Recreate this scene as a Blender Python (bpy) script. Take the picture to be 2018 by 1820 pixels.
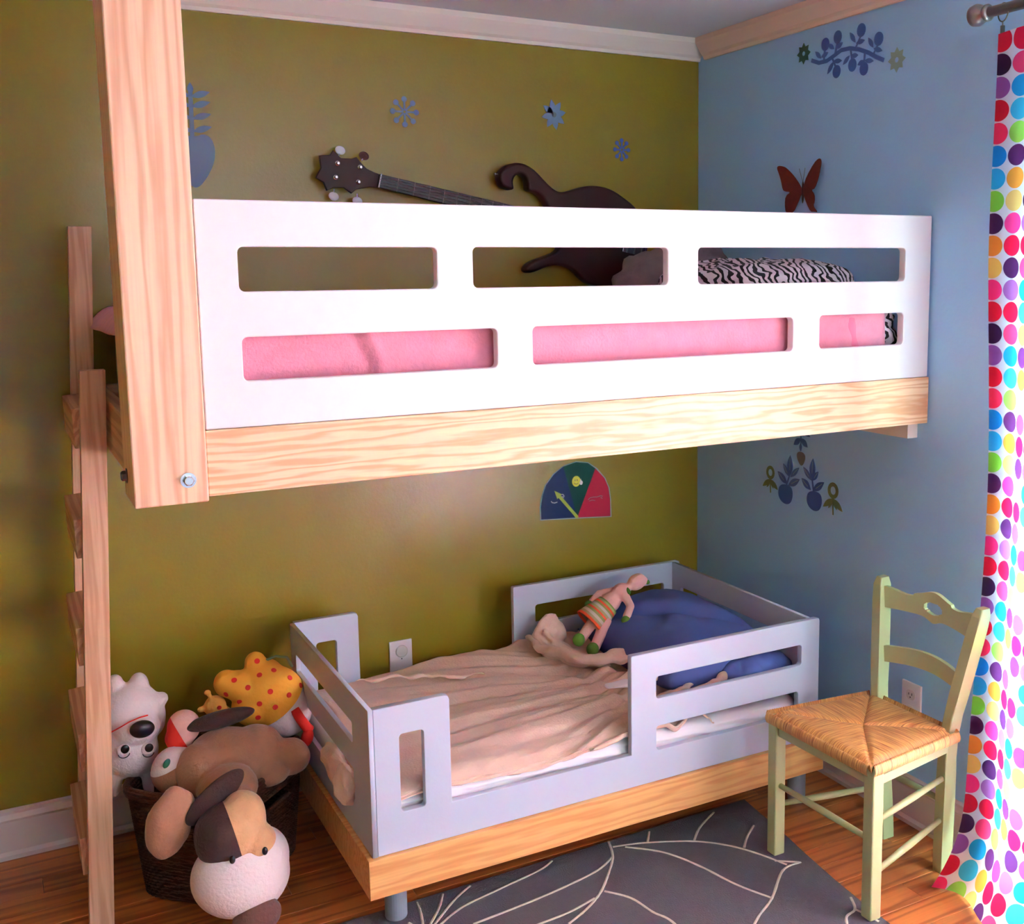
import bpy, bmesh, math, random
from mathutils import Vector, Matrix, noise, Euler
for o in list(bpy.data.objects): bpy.data.objects.remove(o)
sc = bpy.context.scene
C = sc.collection
PI = math.pi
random.seed(7)

# ---------------------------------------------------------------- camera
def make_camera():
    yaw, pitch, roll = 0.5108, -0.1325, -0.0087
    f = Vector((math.sin(yaw)*math.cos(pitch), math.cos(yaw)*math.cos(pitch), math.sin(pitch)))
    r = Vector((math.cos(yaw), -math.sin(yaw), 0)); u = r.cross(f)
    r2 = r*math.cos(roll)+u*math.sin(roll); u2 = -r*math.sin(roll)+u*math.cos(roll)
    cd = bpy.data.cameras.new('camera'); co = bpy.data.objects.new('camera', cd); C.objects.link(co)
    m = Matrix((r2, u2, -f)).transposed().to_4x4(); m.translation = (-2.2422, -3.3039, 1.5950)
    co.matrix_world = m
    cd.sensor_width = 36; cd.lens = 2161.0*36/2018
    cd.shift_x = (1009-1191.3)/2018; cd.shift_y = (822.1-910)/2018
    cd.clip_start = 0.05
    sc.camera = co
make_camera()

# ---------------------------------------------------------------- light, exposure
sc.view_settings.view_transform = 'Standard'; sc.view_settings.look = 'None'
sc.view_settings.gamma = 1; sc.view_settings.use_curve_mapping = False
sc.view_settings.exposure = 0.36
w = bpy.data.worlds.new('daylight'); sc.world = w; w.use_nodes = True
w.node_tree.nodes['Background'].inputs[0].default_value = (0.75, 0.86, 1.0, 1)
w.node_tree.nodes['Background'].inputs[1].default_value = 1.0

def area(name, loc, size, rot, power, col):
    l = bpy.data.lights.new(name, 'AREA'); l.shape = 'RECTANGLE'; l.size, l.size_y = size
    l.energy = power; l.color = col
    o = bpy.data.objects.new(name, l); C.objects.link(o); o.location = loc; o.rotation_euler = rot
    return o
# daylight entering by the glazed door behind the curtain (blue wall)
area('door_daylight', (0.30, -2.45, 0.80), (1.2, 1.8), (0, PI/2, 0), 2350, (0.64, 0.95, 1.0))
# frontal fill, let in by an added window in the unseen wall behind the camera
area('window_fill', (-.90, -4.70, 1.55), (1.5, 1.2), (PI/2, 0, 0), 40, (0.93, 0.98, 0.98))

# ---------------------------------------------------------------- materials
def lin(c):
    def f(v):
        v /= 255.0
        return v/12.92 if v <= .04045 else ((v+.055)/1.055)**2.4
    return (f(c[0]), f(c[1]), f(c[2]), 1)
def node_mat(name):
    m = bpy.data.materials.new(name); m.use_nodes = True
    nt = m.node_tree; return m, nt, nt.nodes, nt.links, nt.nodes['Principled BSDF']
def plain(name, col, rough=.5, bump=0, bscale=60, metal=0, var=0.0, vscale=8, coat=0, sheen=0, stretch=None):
    m, nt, N, L, P = node_mat(name)
    P.inputs['Base Color'].default_value = lin(col); P.inputs['Roughness'].default_value = rough
    P.inputs['Metallic'].default_value = metal
    if coat: P.inputs['Coat Weight'].default_value = coat; P.inputs['Coat Roughness'].default_value = .15
    if sheen: P.inputs['Sheen Weight'].default_value = sheen
    tc = N.new('ShaderNodeTexCoord')
    vec = tc.outputs['Object']
    if stretch:
        mp = N.new('ShaderNodeMapping'); mp.inputs['Scale'].default_value = stretch; L.new(vec, mp.inputs[0]); vec = mp.outputs[0]
    if var:
        n = N.new('ShaderNodeTexNoise'); n.inputs['Scale'].default_value = vscale; n.inputs['Detail'].default_value = 4
        L.new(vec, n.inputs[0])
        mr = N.new('ShaderNodeMapRange'); mr.inputs[1].default_value = .3; mr.inputs[2].default_value = .7
        mr.inputs[3].default_value = 1-var; mr.inputs[4].default_value = 1+var
        L.new(n.outputs[0], mr.inputs[0])
        hs = N.new('ShaderNodeHueSaturation'); hs.inputs['Color'].default_value = lin(col)
        L.new(mr.outputs[0], hs.inputs['Value']); L.new(hs.outputs[0], P.inputs['Base Color'])
    if bump:
        n2 = N.new('ShaderNodeTexNoise'); n2.inputs['Scale'].default_value = bscale; n2.inputs['Detail'].default_value = 3
        L.new(vec, n2.inputs[0])
        b = N.new('ShaderNodeBump'); b.inputs['Strength'].default_value = bump; b.inputs['Distance'].default_value = .004
        L.new(n2.outputs[0], b.inputs['Height']); L.new(b.outputs[0], P.inputs['Normal'])
    return m
def wood(name, light, dark, axis='X', scale=14, rough=.4, off=(0, .03, .05), rnd=False, contrast=(.35, .75), along=.07, dist=5):
    m, nt, N, L, P = node_mat(name)
    P.inputs['Roughness'].default_value = rough
    tc = N.new('ShaderNodeTexCoord'); mp = N.new('ShaderNodeMapping')
    s = {'X': (along, 1, 1), 'Y': (1, along, 1), 'Z': (1, 1, along)}[axis]
    mp.inputs['Scale'].default_value = s; mp.inputs['Location'].default_value = off
    L.new(tc.outputs['Object'], mp.inputs[0])
    vec = mp.outputs[0]
    if rnd:
        oi = N.new('ShaderNodeObjectInfo'); ad = N.new('ShaderNodeVectorMath'); ad.operation = 'ADD'
        mu = N.new('ShaderNodeVectorMath'); mu.operation = 'SCALE'; mu.inputs[0].default_value = (3.1, 1.7, 2.3)
        L.new(oi.outputs['Random'], mu.inputs['Scale']); L.new(vec, ad.inputs[0]); L.new(mu.outputs[0], ad.inputs[1]); vec = ad.outputs[0]
    wv = N.new('ShaderNodeTexWave'); wv.wave_type = 'RINGS'; wv.rings_direction = axis
    wv.inputs['Scale'].default_value = scale; wv.inputs['Distortion'].default_value = dist
    wv.inputs['Detail'].default_value = 3; wv.inputs['Detail Scale'].default_value = 1.6; wv.inputs['Detail Roughness'].default_value = .45
    L.new(vec, wv.inputs[0])
    cr = N.new('ShaderNodeValToRGB'); e = cr.color_ramp.elements
    e[0].position = contrast[0]; e[0].color = lin(light); e[1].position = contrast[1]; e[1].color = lin(dark)
    L.new(wv.outputs['Fac'], cr.inputs[0])
    # fine fibres
    mp2 = N.new('ShaderNodeMapping'); mp2.inputs['Scale'].default_value = {'X': (2, 90, 90), 'Y': (90, 2, 90), 'Z': (90, 90, 2)}[axis]
    L.new(tc.outputs['Object'], mp2.inputs[0])
    n = N.new('ShaderNodeTexNoise'); n.inputs['Scale'].default_value = 2.2; L.new(mp2.outputs[0], n.inputs[0])
    mr = N.new('ShaderNodeMapRange'); mr.inputs[1].default_value = .3; mr.inputs[2].default_value = .7; mr.inputs[3].default_value = .93; mr.inputs[4].default_value = 1.05
    L.new(n.outputs[0], mr.inputs[0])
    hs = N.new('ShaderNodeHueSaturation'); L.new(cr.outputs[0], hs.inputs['Color'])
    if rnd:
        mr2 = N.new('ShaderNodeMapRange'); mr2.inputs[3].default_value = .8; mr2.inputs[4].default_value = 1.15
        L.new(oi.outputs['Random'], mr2.inputs[0])
        mm = N.new('ShaderNodeMath'); mm.operation = 'MULTIPLY'; L.new(mr.outputs[0], mm.inputs[0]); L.new(mr2.outputs[0], mm.inputs[1])
        L.new(mm.outputs[0], hs.inputs['Value'])
    else: L.new(mr.outputs[0], hs.inputs['Value'])
    L.new(hs.outputs[0], P.inputs['Base Color'])
    return m
M = {}
M['green'] = plain('olive_wall_paint', (140, 121, 28), .27, .12, 90)
M['green'].node_tree.nodes['Principled BSDF'].inputs['Specular IOR Level'].default_value = .6
M['blue'] = plain('blue_wall_paint', (168, 214, 252), .5, .10, 90)
M['ceil'] = plain('ceiling_paint', (240, 243, 252), .8, .15, 60)
M['trim'] = plain('cream_trim_paint', (244, 232, 222), .4)
M['trimpeach'] = plain('peach_trim_paint', (246, 220, 200), .45)
M['base'] = plain('baseboard_paint', (220, 206, 206), .4)
M['ash'] = wood('ash_horizontal', (240, 204, 164), (214, 158, 116), 'X', 20, .38, (0, 1.112, -1.228), along=.10, dist=13, contrast=(.25, .95))
M['ashv'] = wood('ash_vertical', (240, 200, 166), (220, 164, 130), 'Z', 15, .38, (2.0, 1.11, 0), along=.07, dist=10, contrast=(.3, 1.0))
M['pine'] = wood('pine_vertical', (218, 176, 142), (196, 148, 114), 'Z', 24, .45, (2.09, .40, 0), dist=9, contrast=(.3, 1.0))
M['piney'] = wood('pine_crosswise', (204, 158, 126), (180, 130, 100), 'Y', 20, .5, (.05, 0, .02))
M['platform'] = wood('birch_platform', (222, 166, 104), (206, 142, 82), 'X', 16, .4, (0, .89, -.17), along=.10, dist=11, contrast=(.3, 1.0))
M['floor'] = wood('oak_floor', (186, 108, 54), (142, 72, 32), 'X', 13, .28, (0, 0, .02), rnd=True, along=.06, dist=9, contrast=(.2, 1.1))
M['subfloor'] = plain('subfloor', (50, 28, 16), .7)
M['white'] = plain('white_guard_paint', (240, 236, 238), .45)
M['greyblue'] = plain('pale_grey_paint', (192, 200, 218), .4, .06, 120)
M['metalleg'] = plain('grey_leg_paint', (158, 172, 182), .35, metal=.3)
M['steel'] = plain('steel', (200, 202, 208), .25, metal=1)
M['darksteel'] = plain('dark_steel', (110, 112, 104), .35, metal=1)
M['pink'] = plain('pink_fleece', (224, 136, 158), .95, .5, 160, var=.07, vscale=30, sheen=.3)
M['pinkdark'] = plain('pink_fleece_band', (226, 116, 144), .95, .4, 160, sheen=.3)
M['sheetgrey'] = plain('mattress_grey', (120, 108, 108), .9, .3)
M['white_sheet'] = plain('white_sheet', (242, 240, 246), .85, .3, 22)
M['cream'] = plain('cream_fleece', (222, 190, 170), .95, .5, 150, var=.05, vscale=25, sheen=.3)
M['navy'] = plain('blue_cotton', (88, 104, 168), .85, .15, 40, var=.05)
M['fluffgrey'] = plain('grey_plush', (128, 112, 112), .95, .8, 90, var=.12, vscale=20)
M['mahog'] = plain('mahogany', (50, 17, 17), .42, var=.15, coat=0)
M['mahog'].node_tree.nodes['Principled BSDF'].inputs['Specular IOR Level'].default_value = .25
M['ebony'] = plain('ebony', (24, 20, 22), .35)
M['pearl'] = plain('pearl_knob', (214, 214, 224), .25)
M['string'] = plain('string', (150, 140, 135), .3, metal=1)
M['chair'] = plain('sage_chair_paint', (178, 184, 134), .4, .1, 60)
M['outlet'] = plain('outlet_plastic', (240, 232, 236), .35)
M['outlet2'] = plain('outlet_insert', (218, 210, 206), .45)
M['black'] = plain('black_slot', (12, 11, 13), .5)
M['rug'] = plain('grey_rug', (84, 80, 86), 1, .8, 260, var=.05, vscale=60)
M['rugline'] = plain('cream_rug_yarn', (206, 198, 180), 1, .8, 260)
M['decalblue'] = plain('decal_blue', (70, 100, 168), .6)
M['decalblue2'] = plain('decal_dusty_blue', (116, 136, 166), .6)
M['decalgreen'] = plain('decal_olive', (104, 116, 76), .6)
M['decalteal'] = plain('decal_dark_green', (56, 92, 78), .6)
M['decalpale'] = plain('decal_pale_green', (150, 176, 172), .6)
M['decalbrown'] = plain('decal_taupe', (98, 106, 112), .6)
M['butterfly'] = plain('butterfly_red', (98, 22, 24), .5, var=.2, vscale=60)
M['laminate'] = plain('laminate', (150, 170, 160), .12)
M['dblue'] = plain('dial_blue', (34, 44, 84), .12); M['dgreen'] = plain('dial_green', (22, 66, 58), .12); M['dred'] = plain('dial_red', (168, 32, 58), .12)
M['yellow'] = plain('dial_yellow', (216, 210, 50), .3); M['lime'] = plain('dial_lime_arrow', (160, 176, 52), .3)
M['brownplush'] = plain('tan_plush', (166, 116, 88), .95, .6, 120, var=.06, vscale=30, sheen=.3)
M['tanplush'] = plain('light_tan_plush', (206, 158, 112), .95, .6, 120, var=.08, vscale=30, sheen=.3)
M['darkplush'] = plain('dark_brown_plush', (62, 34, 32), .95, .6, 120, sheen=.1)
M['midplush'] = plain('cocoa_plush', (96, 62, 54), .95, .6, 120, sheen=.1)
M['whiteplush'] = plain('white_plush', (236, 222, 222), .95, .6, 120, sheen=.2)
M['redfelt'] = plain('red_felt', (214, 36, 26), .9, .3, 120)
M['pinkfelt'] = plain('pink_felt', (232, 176, 166), .9, .4, 120)
M['greenfelt'] = plain('green_felt', (92, 136, 50), .9, .5, 90)
M['wicker'] = plain('dark_wicker', (84, 44, 28), .55, var=.25, vscale=50)
M['wickerdk'] = plain('dark_wicker_weft', (66, 34, 22), .6, var=.25, vscale=40)
M['greyrod'] = plain('brushed_rod', (142, 134, 134), .3, metal=.8)
M['blackgloss'] = plain('black_gloss', (10, 9, 10), .3)
M['frame'] = plain('door_frame_white', (232, 232, 234), .4)
M['eyegreen'] = plain('green_eye', (50, 120, 96), .3)

for k_ in ('wicker', 'wickerdk'):
    nt_ = M[k_].node_tree; N_, L_ = nt_.nodes, nt_.links; tc_ = N_.new('ShaderNodeTexCoord')
    br = N_.new('ShaderNodeTexWave'); br.bands_direction = 'Z'; br.inputs['Scale'].default_value = 34; br.inputs['Distortion'].default_value = 2.5; br.inputs['Detail Scale'].default_value = 3
    L_.new(tc_.outputs['Object'], br.inputs[0]); b_ = N_.new('ShaderNodeBump'); b_.inputs['Strength'].default_value = .9; b_.inputs['Distance'].default_value = .006
    L_.new(br.outputs['Fac'], b_.inputs['Height']); L_.new(b_.outputs[0], N_['Principled BSDF'].inputs['Normal'])
def zebra_mat():
    m, nt, N, L, P = node_mat('zebra_print'); P.inputs['Roughness'].default_value = .8
    tc = N.new('ShaderNodeTexCoord'); mp = N.new('ShaderNodeMapping'); mp.inputs['Scale'].default_value = (1.3, 1, 2.2); mp.inputs['Rotation'].default_value = (0, .25, .5)
    L.new(tc.outputs['Object'], mp.inputs[0])
    wv = N.new('ShaderNodeTexWave'); wv.inputs['Scale'].default_value = 13; wv.inputs['Distortion'].default_value = 9; wv.inputs['Detail'].default_value = 1.5; wv.inputs['Detail Scale'].default_value = 1.3
    L.new(mp.outputs[0], wv.inputs[0])
    cr = N.new('ShaderNodeValToRGB'); cr.color_ramp.interpolation = 'CONSTANT'; e = cr.color_ramp.elements
    e[0].color = lin((22, 20, 26)); e[1].position = .42; e[1].color = lin((214, 200, 208))
    L.new(wv.outputs['Fac'], cr.inputs[0]); L.new(cr.outputs[0], P.inputs['Base Color']); return m
M['zebra'] = zebra_mat()

def spots_mat(name, ground, dot, step, rad, coord='Object', scale=None):
    m, nt, N, L, P = node_mat(name); P.inputs['Roughness'].default_value = .9
    tc = N.new('ShaderNodeTexCoord')
    vo = N.new('ShaderNodeTexVoronoi'); vo.feature = 'F1'; vo.inputs['Scale'].default_value = 1/step; vo.inputs['Randomness'].default_value = .35
    L.new(tc.outputs[coord], vo.inputs['Vector'])
    lt = N.new('ShaderNodeMath'); lt.operation = 'LESS_THAN'; lt.inputs[1].default_value = rad/step
    L.new(vo.outputs['Distance'], lt.inputs[0])
    mx = N.new('ShaderNodeMix'); mx.data_type = 'RGBA'; mx.inputs[6].default_value = lin(ground); mx.inputs[7].default_value = lin(dot)
    L.new(lt.outputs[0], mx.inputs[0]); L.new(mx.outputs[2], P.inputs['Base Color']); return m
M['yelspot'] = plain('yellow_cloth', (240, 164, 50), .9, .3, 120, var=.04)
M['yelplush'] = plain('yellow_plush', (232, 176, 84), .9, .5, 120)

def stripe_mat():
    m, nt, N, L, P = node_mat('knit_stripes'); P.inputs['Roughness'].default_value = .95
    tc = N.new('ShaderNodeTexCoord'); sp = N.new('ShaderNodeSeparateXYZ'); L.new(tc.outputs['UV'], sp.inputs[0])
    cr = N.new('ShaderNodeValToRGB'); cr.color_ramp.interpolation = 'CONSTANT'; r = cr.color_ramp
    cols = [(0, (226, 84, 40)), (.10, (170, 160, 120)), (.2, (206, 196, 180)), (.32, (150, 150, 90)), (.42, (222, 84, 44)), (.5, (176, 166, 120)), (.6, (200, 196, 186)), (.7, (150, 146, 80)), (.78, (222, 84, 44)), (.86, (168, 176, 110)), (.94, (120, 140, 70))]
    r.elements[0].color = lin(cols[0][1]); r.elements[1].position = cols[1][0]; r.elements[1].color = lin(cols[1][1])
    for p_, c_ in cols[2:]:
        e = r.elements.new(p_); e.color = lin(c_)
    L.new(sp.outputs['Y'], cr.inputs[0]); L.new(cr.outputs[0], P.inputs['Base Color']); return m
M['stripes'] = stripe_mat()

def rush_mat(name='rush'):
    m, nt, N, L, P = node_mat(name); P.inputs['Roughness'].default_value = .42
    tc = N.new('ShaderNodeTexCoord'); mp = N.new('ShaderNodeMapping'); mp.inputs['Scale'].default_value = (130, 1.5, 1); L.new(tc.outputs['UV'], mp.inputs[0])
    n = N.new('ShaderNodeTexNoise'); n.inputs['Scale'].default_value = 1; n.inputs['Detail'].default_value = 3; L.new(mp.outputs[0], n.inputs[0])
    cr = N.new('ShaderNodeValToRGB'); e = cr.color_ramp.elements; e[0].position = .3; e[0].color = lin((132, 72, 34)); e[1].position = .68; e[1].color = lin((222, 168, 96))
    L.new(n.outputs[0], cr.inputs[0]); L.new(cr.outputs[0], P.inputs['Base Color'])
    return m
M['rush'] = rush_mat()

def curtain_mat():
    m, nt, N, L, P = node_mat('dotted_curtain_cloth'); P.inputs['Roughness'].default_value = .85
    STEP = .053
    tc = N.new('ShaderNodeTexCoord')
    sc_ = N.new('ShaderNodeVectorMath'); sc_.operation = 'SCALE'; sc_.inputs['Scale'].default_value = 1/STEP; L.new(tc.outputs['UV'], sc_.inputs[0])
    fr = N.new('ShaderNodeVectorMath'); fr.operation = 'FRACTION'; L.new(sc_.outputs[0], fr.inputs[0])
    fl = N.new('ShaderNodeVectorMath'); fl.operation = 'FLOOR'; L.new(sc_.outputs[0], fl.inputs[0])
    sb = N.new('ShaderNodeVectorMath'); sb.operation = 'SUBTRACT'; sb.inputs[1].default_value = (.5, .5, 0); L.new(fr.outputs[0], sb.inputs[0])
    ln = N.new('ShaderNodeVectorMath'); ln.operation = 'LENGTH'; L.new(sb.outputs[0], ln.inputs[0])
    lt = N.new('ShaderNodeMath'); lt.operation = 'LESS_THAN'; lt.inputs[1].default_value = .47; L.new(ln.outputs['Value'], lt.inputs[0])
    # the colour runs down diagonals of the grid through a fixed list of ten
    dt = N.new('ShaderNodeVectorMath'); dt.operation = 'DOT_PRODUCT'; dt.inputs[1].default_value = (3, -1, 0); L.new(fl.outputs[0], dt.inputs[0])
    ad = N.new('ShaderNodeMath'); ad.operation = 'ADD'; ad.inputs[1].default_value = 404; L.new(dt.outputs['Value'], ad.inputs[0])
    md = N.new('ShaderNodeMath'); md.operation = 'MODULO'; md.inputs[1].default_value = 12; L.new(ad.outputs[0], md.inputs[0])
    dv = N.new('ShaderNodeMath'); dv.operation = 'MULTIPLY_ADD'; dv.inputs[1].default_value = 1/12; dv.inputs[2].default_value = .04; L.new(md.outputs[0], dv.inputs[0])
    cr = N.new('ShaderNodeValToRGB'); cr.color_ramp.interpolation = 'CONSTANT'; r = cr.color_ramp
    cols = [(84, 36, 88), (232, 150, 60), (244, 204, 120), (240, 60, 140), (216, 20, 60), (70, 30, 76), (170, 100, 176), (210, 20, 56), (236, 60, 110), (40, 160, 222), (70, 196, 236), (160, 220, 90)]
    r.elements[0].color = lin(cols[0]); r.elements[1].position = 1/12; r.elements[1].color = lin(cols[1])
    for i in range(2, 12):
        e = r.elements.new(i/12); e.color = lin(cols[i])
    L.new(dv.outputs[0], cr.inputs[0])
    mx = N.new('ShaderNodeMix'); mx.data_type = 'RGBA'; mx.inputs[6].default_value = lin((246, 244, 250)); L.new(lt.outputs[0], mx.inputs[0]); L.new(cr.outputs[0], mx.inputs[7])
    tr = N.new('ShaderNodeBsdfTranslucent'); L.new(mx.outputs[2], tr.inputs[0]); L.new(mx.outputs[2], P.inputs['Base Color'])
    ms = N.new('ShaderNodeMixShader'); ms.inputs[0].default_value = .74; L.new(P.outputs[0], ms.inputs[1]); L.new(tr.outputs[0], ms.inputs[2])
    L.new(ms.outputs[0], N['Material Output'].inputs[0]); return m
M['curtain'] = curtain_mat()
def glass_mat():
    m, nt, N, L, P = node_mat('glass'); P.inputs['Roughness'].default_value = 0; P.inputs['Transmission Weight'].default_value = 1
    P.inputs['IOR'].default_value = 1.02; return m
M['glass'] = glass_mat()

# ---------------------------------------------------------------- builders
def setp(o, label=None, cat=None, group=None, kind=None):
    if label: o['label'] = label
    if cat: o['category'] = cat
    if group: o['group'] = group
    if kind: o['kind'] = kind
    return o
def thing(name, label, cat, loc=(0, 0, 0), group=None, rz=0):
    o = bpy.data.objects.new(name, None); C.objects.link(o); o.location = loc; o.rotation_euler = (0, 0, rz)
    o.empty_display_size = .05
    return setp(o, label, cat, group)
def link(name, me, m, parent=None, smooth=False):
    o = bpy.data.objects.new(name, me); C.objects.link(o)
    if m is not None:
        for k in (m if isinstance(m, (list, tuple)) else [m]): me.materials.append(k)
    if smooth:
        for p in me.polygons: p.use_smooth = True
    if parent is not None:
        o.parent = parent; o.matrix_parent_inverse = world(parent).inverted()
    return o
def world(o):
    m = Matrix.LocRotScale(o.location, o.rotation_euler, o.scale)
    return (world(o.parent) @ o.matrix_parent_inverse @ m) if o.parent else m
def obj(name, bm, m, parent=None, smooth=False):
    bmesh.ops.recalc_face_normals(bm, faces=bm.faces[:])
    me = bpy.data.meshes.new(name); bm.to_mesh(me); bm.free()
    return link(name, me, m, parent, smooth)
def box(x0, x1, y0, y1, z0, z1, bev=0, bm=None, mat=None, seg=2):
    b = bmesh.new() if bm is None else bm
    r = bmesh.ops.create_cube(b, size=1)
    S = Matrix.Diagonal((x1-x0, y1-y0, z1-z0, 1)); T = Matrix.Translation(((x0+x1)/2, (y0+y1)/2, (z0+z1)/2))
    bmesh.ops.transform(b, matrix=(mat or Matrix())@T@S, verts=r['verts'])
    if bev:
        es = list({e for v in r['verts'] for e in v.link_edges})
        bmesh.ops.bevel(b, geom=es, offset=bev, segments=seg, affect='EDGES', profile=.5)
    return b
def hexa(c, bev=0):
    """box from eight corners: bottom four then top four"""
    b = bmesh.new(); v = [b.verts.new(p) for p in c]
    for f in ((0, 1, 2, 3), (7, 6, 5, 4), (0, 4, 5, 1), (1, 5, 6, 2), (2, 6, 7, 3), (3, 7, 4, 0)): b.faces.new([v[i] for i in f])
    if bev: bmesh.ops.bevel(b, geom=b.edges[:], offset=bev, segments=2, affect='EDGES', profile=.5)
    return b
def tube(pts, r, n=8, bm=None, cap=True, closed=False):
    b = bmesh.new() if bm is None else bm
    pts = [Vector(p) for p in pts]; rs = r if isinstance(r, (list, tuple)) else [r]*len(pts)
    rings = []; prev = None
    for i, p in enumerate(pts):
        a = pts[i-1] if i > 0 or closed else pts[0]; c = pts[(i+1) % len(pts)] if i < len(pts)-1 or closed else pts[-1]
        t = (c-a).normalized()
        if prev is None:
            u = t.cross(Vector((0, 0, 1)));
            if u.length < .1: u = t.cross(Vector((1, 0, 0)))
            u.normalize()
        else:
            u = prev-(prev.dot(t))*t; u.normalize()
        prev = u; w_ = t.cross(u)
        rings.append([b.verts.new(p+u*math.cos(2*PI*k/n)*rs[i]+w_*math.sin(2*PI*k/n)*rs[i]) for k in range(n)])
    for i in range(len(rings)-(0 if closed else 1)):
        A, B = rings[i], rings[(i+1) % len(rings)]
        for k in range(n): b.faces.new((A[k], A[(k+1) % n], B[(k+1) % n], B[k]))
    if cap and not closed: b.faces.new(rings[0][::-1]); b.faces.new(rings[-1])
    return b
def lathe(prof, n=24, mat=None, bm=None):
    b = bmesh.new() if bm is None else bm; rings = []
    mat = mat or Matrix()
    for r, z in prof: rings.append([b.verts.new(mat@Vector((r*math.cos(2*PI*k/n), r*math.sin(2*PI*k/n), z))) for k in range(n)])
    for A, B in zip(rings, rings[1:]):
        for k in range(n): b.faces.new((A[k], A[(k+1) % n], B[(k+1) % n], B[k]))
    b.faces.new(rings[0][::-1]); b.faces.new(rings[-1]); return b
def blob(c, r, rot=(0, 0, 0), bm=None, seg=28, e=1.0, wob=0, wfreq=6, seed=0):
    """ellipsoid; e<1 squares it off"""
    b = bmesh.new() if bm is None else bm
    g = bmesh.ops.create_uvsphere(b, u_segments=seg, v_segments=max(8, seg*2//3), radius=1)
    R = Euler(rot).to_matrix()
    for v in g['verts']:
        p = v.co
        if e != 1: p = Vector([math.copysign(abs(q)**e, q) for q in p])
        q = Vector((p[0]*r[0], p[1]*r[1], p[2]*r[2]))
        if wob: q += p*wob*noise.noise(q*wfreq*4+Vector((seed, seed*.7, 0)))
        v.co = R@q+Vector(c)
    return b
def fused(name, blobs, m, parent=None, voxel=.006, smooth_it=4, wob=0):
    b = bmesh.new()
    for s in blobs:
        if s[0] == 't': tube(s[1], s[2], 12, b)
        else: blob(s[0], s[1], s[2] if len(s) > 2 else (0, 0, 0), b, 24)
    me = bpy.data.meshes.new(name); b.to_mesh(me); b.free()
    o = bpy.data.objects.new(name+'_tmp', me); C.objects.link(o)
    rm = o.modifiers.new('r', 'REMESH'); rm.mode = 'VOXEL'; rm.voxel_size = voxel
    sm = o.modifiers.new('s', 'SMOOTH'); sm.iterations = smooth_it; sm.factor = .6
    dg = bpy.context.evaluated_depsgraph_get(); me2 = bpy.data.meshes.new_from_object(o.evaluated_get(dg))
    bpy.data.objects.remove(o); me2.name = name
    if wob:
        for v in me2.vertices: v.co += v.normal*wob*noise.noise(v.co*22)
    return link(name, me2, m, parent, True)
def split_mat(o, mats, fn):
    o.data.materials.clear()
    for m in mats: o.data.materials.append(m)
    for p in o.data.polygons: p.material_index = fn(p.center)
def split_plane(o, mats, co, no):
    """cut the mesh along a plane; first colour on the side the normal points away from"""
    b = bmesh.new(); b.from_mesh(o.data); co, no = Vector(co), Vector(no).normalized()
    bmesh.ops.bisect_plane(b, geom=b.verts[:]+b.edges[:]+b.faces[:], dist=1e-6, plane_co=co, plane_no=no)
    for f in b.faces: f.material_index = 1 if (f.calc_center_median()-co).dot(no) > 0 else 0; f.smooth = True
    o.data.materials.clear()
    for m in mats: o.data.materials.append(m)
    b.to_mesh(o.data); b.free()
def plate(name, outer, holes, thick, mat4, m, parent=None, bev=.002, res=1):
    """flat board with an outline and holes; local XY outline, thickness along local Z (0..thick)"""
    cu = bpy.data.curves.new(name, 'CURVE'); cu.dimensions = '2D'; cu.fill_mode = 'BOTH'
    cu.extrude = thick/2-bev; cu.bevel_depth = bev; cu.bevel_resolution = res; cu.offset = -bev
    for poly in [outer]+list(holes):
        s = cu.splines.new('POLY'); s.points.add(len(poly)-1); s.use_cyclic_u = True
        for p, q in zip(s.points, poly): p.co = (q[0], q[1], 0, 1)
    t = bpy.data.objects.new('tmp', cu); C.objects.link(t)
    dg = bpy.context.evaluated_depsgraph_get(); me = bpy.data.meshes.new_from_object(t.evaluated_get(dg))
    bpy.data.objects.remove(t); bpy.data.curves.remove(cu)
    me.transform(Matrix.Translation((0, 0, thick/2))); me.transform(mat4); me.materials.clear(); me.name = name
    return link(name, me, m, parent)
def rr(x0, x1, y0, y1, r=.012, n=4):
    o = []
    for cx, cy, a in ((x1-r, y1-r, 0), (x0+r, y1-r, PI/2), (x0+r, y0+r, PI), (x1-r, y0+r, 1.5*PI)):
        for k in range(n+1): o.append((cx+r*math.cos(a+k*PI/2/n), cy+r*math.sin(a+k*PI/2/n)))
    return o
def XZ(y):      # outline (x,z), thickness towards -y, starting at y
    return Matrix(((1, 0, 0, 0), (0, 0, -1, y), (0, 1, 0, 0), (0, 0, 0, 1)))
def YZ(x):      # outline (y,z), thickness towards -x starting at x  (local x -> y, local y -> z, local z -> +x): pass x of the lower side
    return Matrix(((0, 0, 1, x), (1, 0, 0, 0), (0, 1, 0, 0), (0, 0, 0, 1)))
def smoothpoly(pts, it=2):
    for _ in range(it):
        q = []
        for i in range(len(pts)):
            a, b = Vector(pts[i]), Vector(pts[(i+1) % len(pts)])
            q += [tuple(a*.75+b*.25), tuple(a*.25+b*.75)]
        pts = q
    return pts
def struct(o): o['kind'] = 'structure'; return o
def wn(p, s): return noise.noise(Vector((p[0]*s, p[1]*s, (p[2] if len(p) > 2 else 0)*s)))

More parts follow.
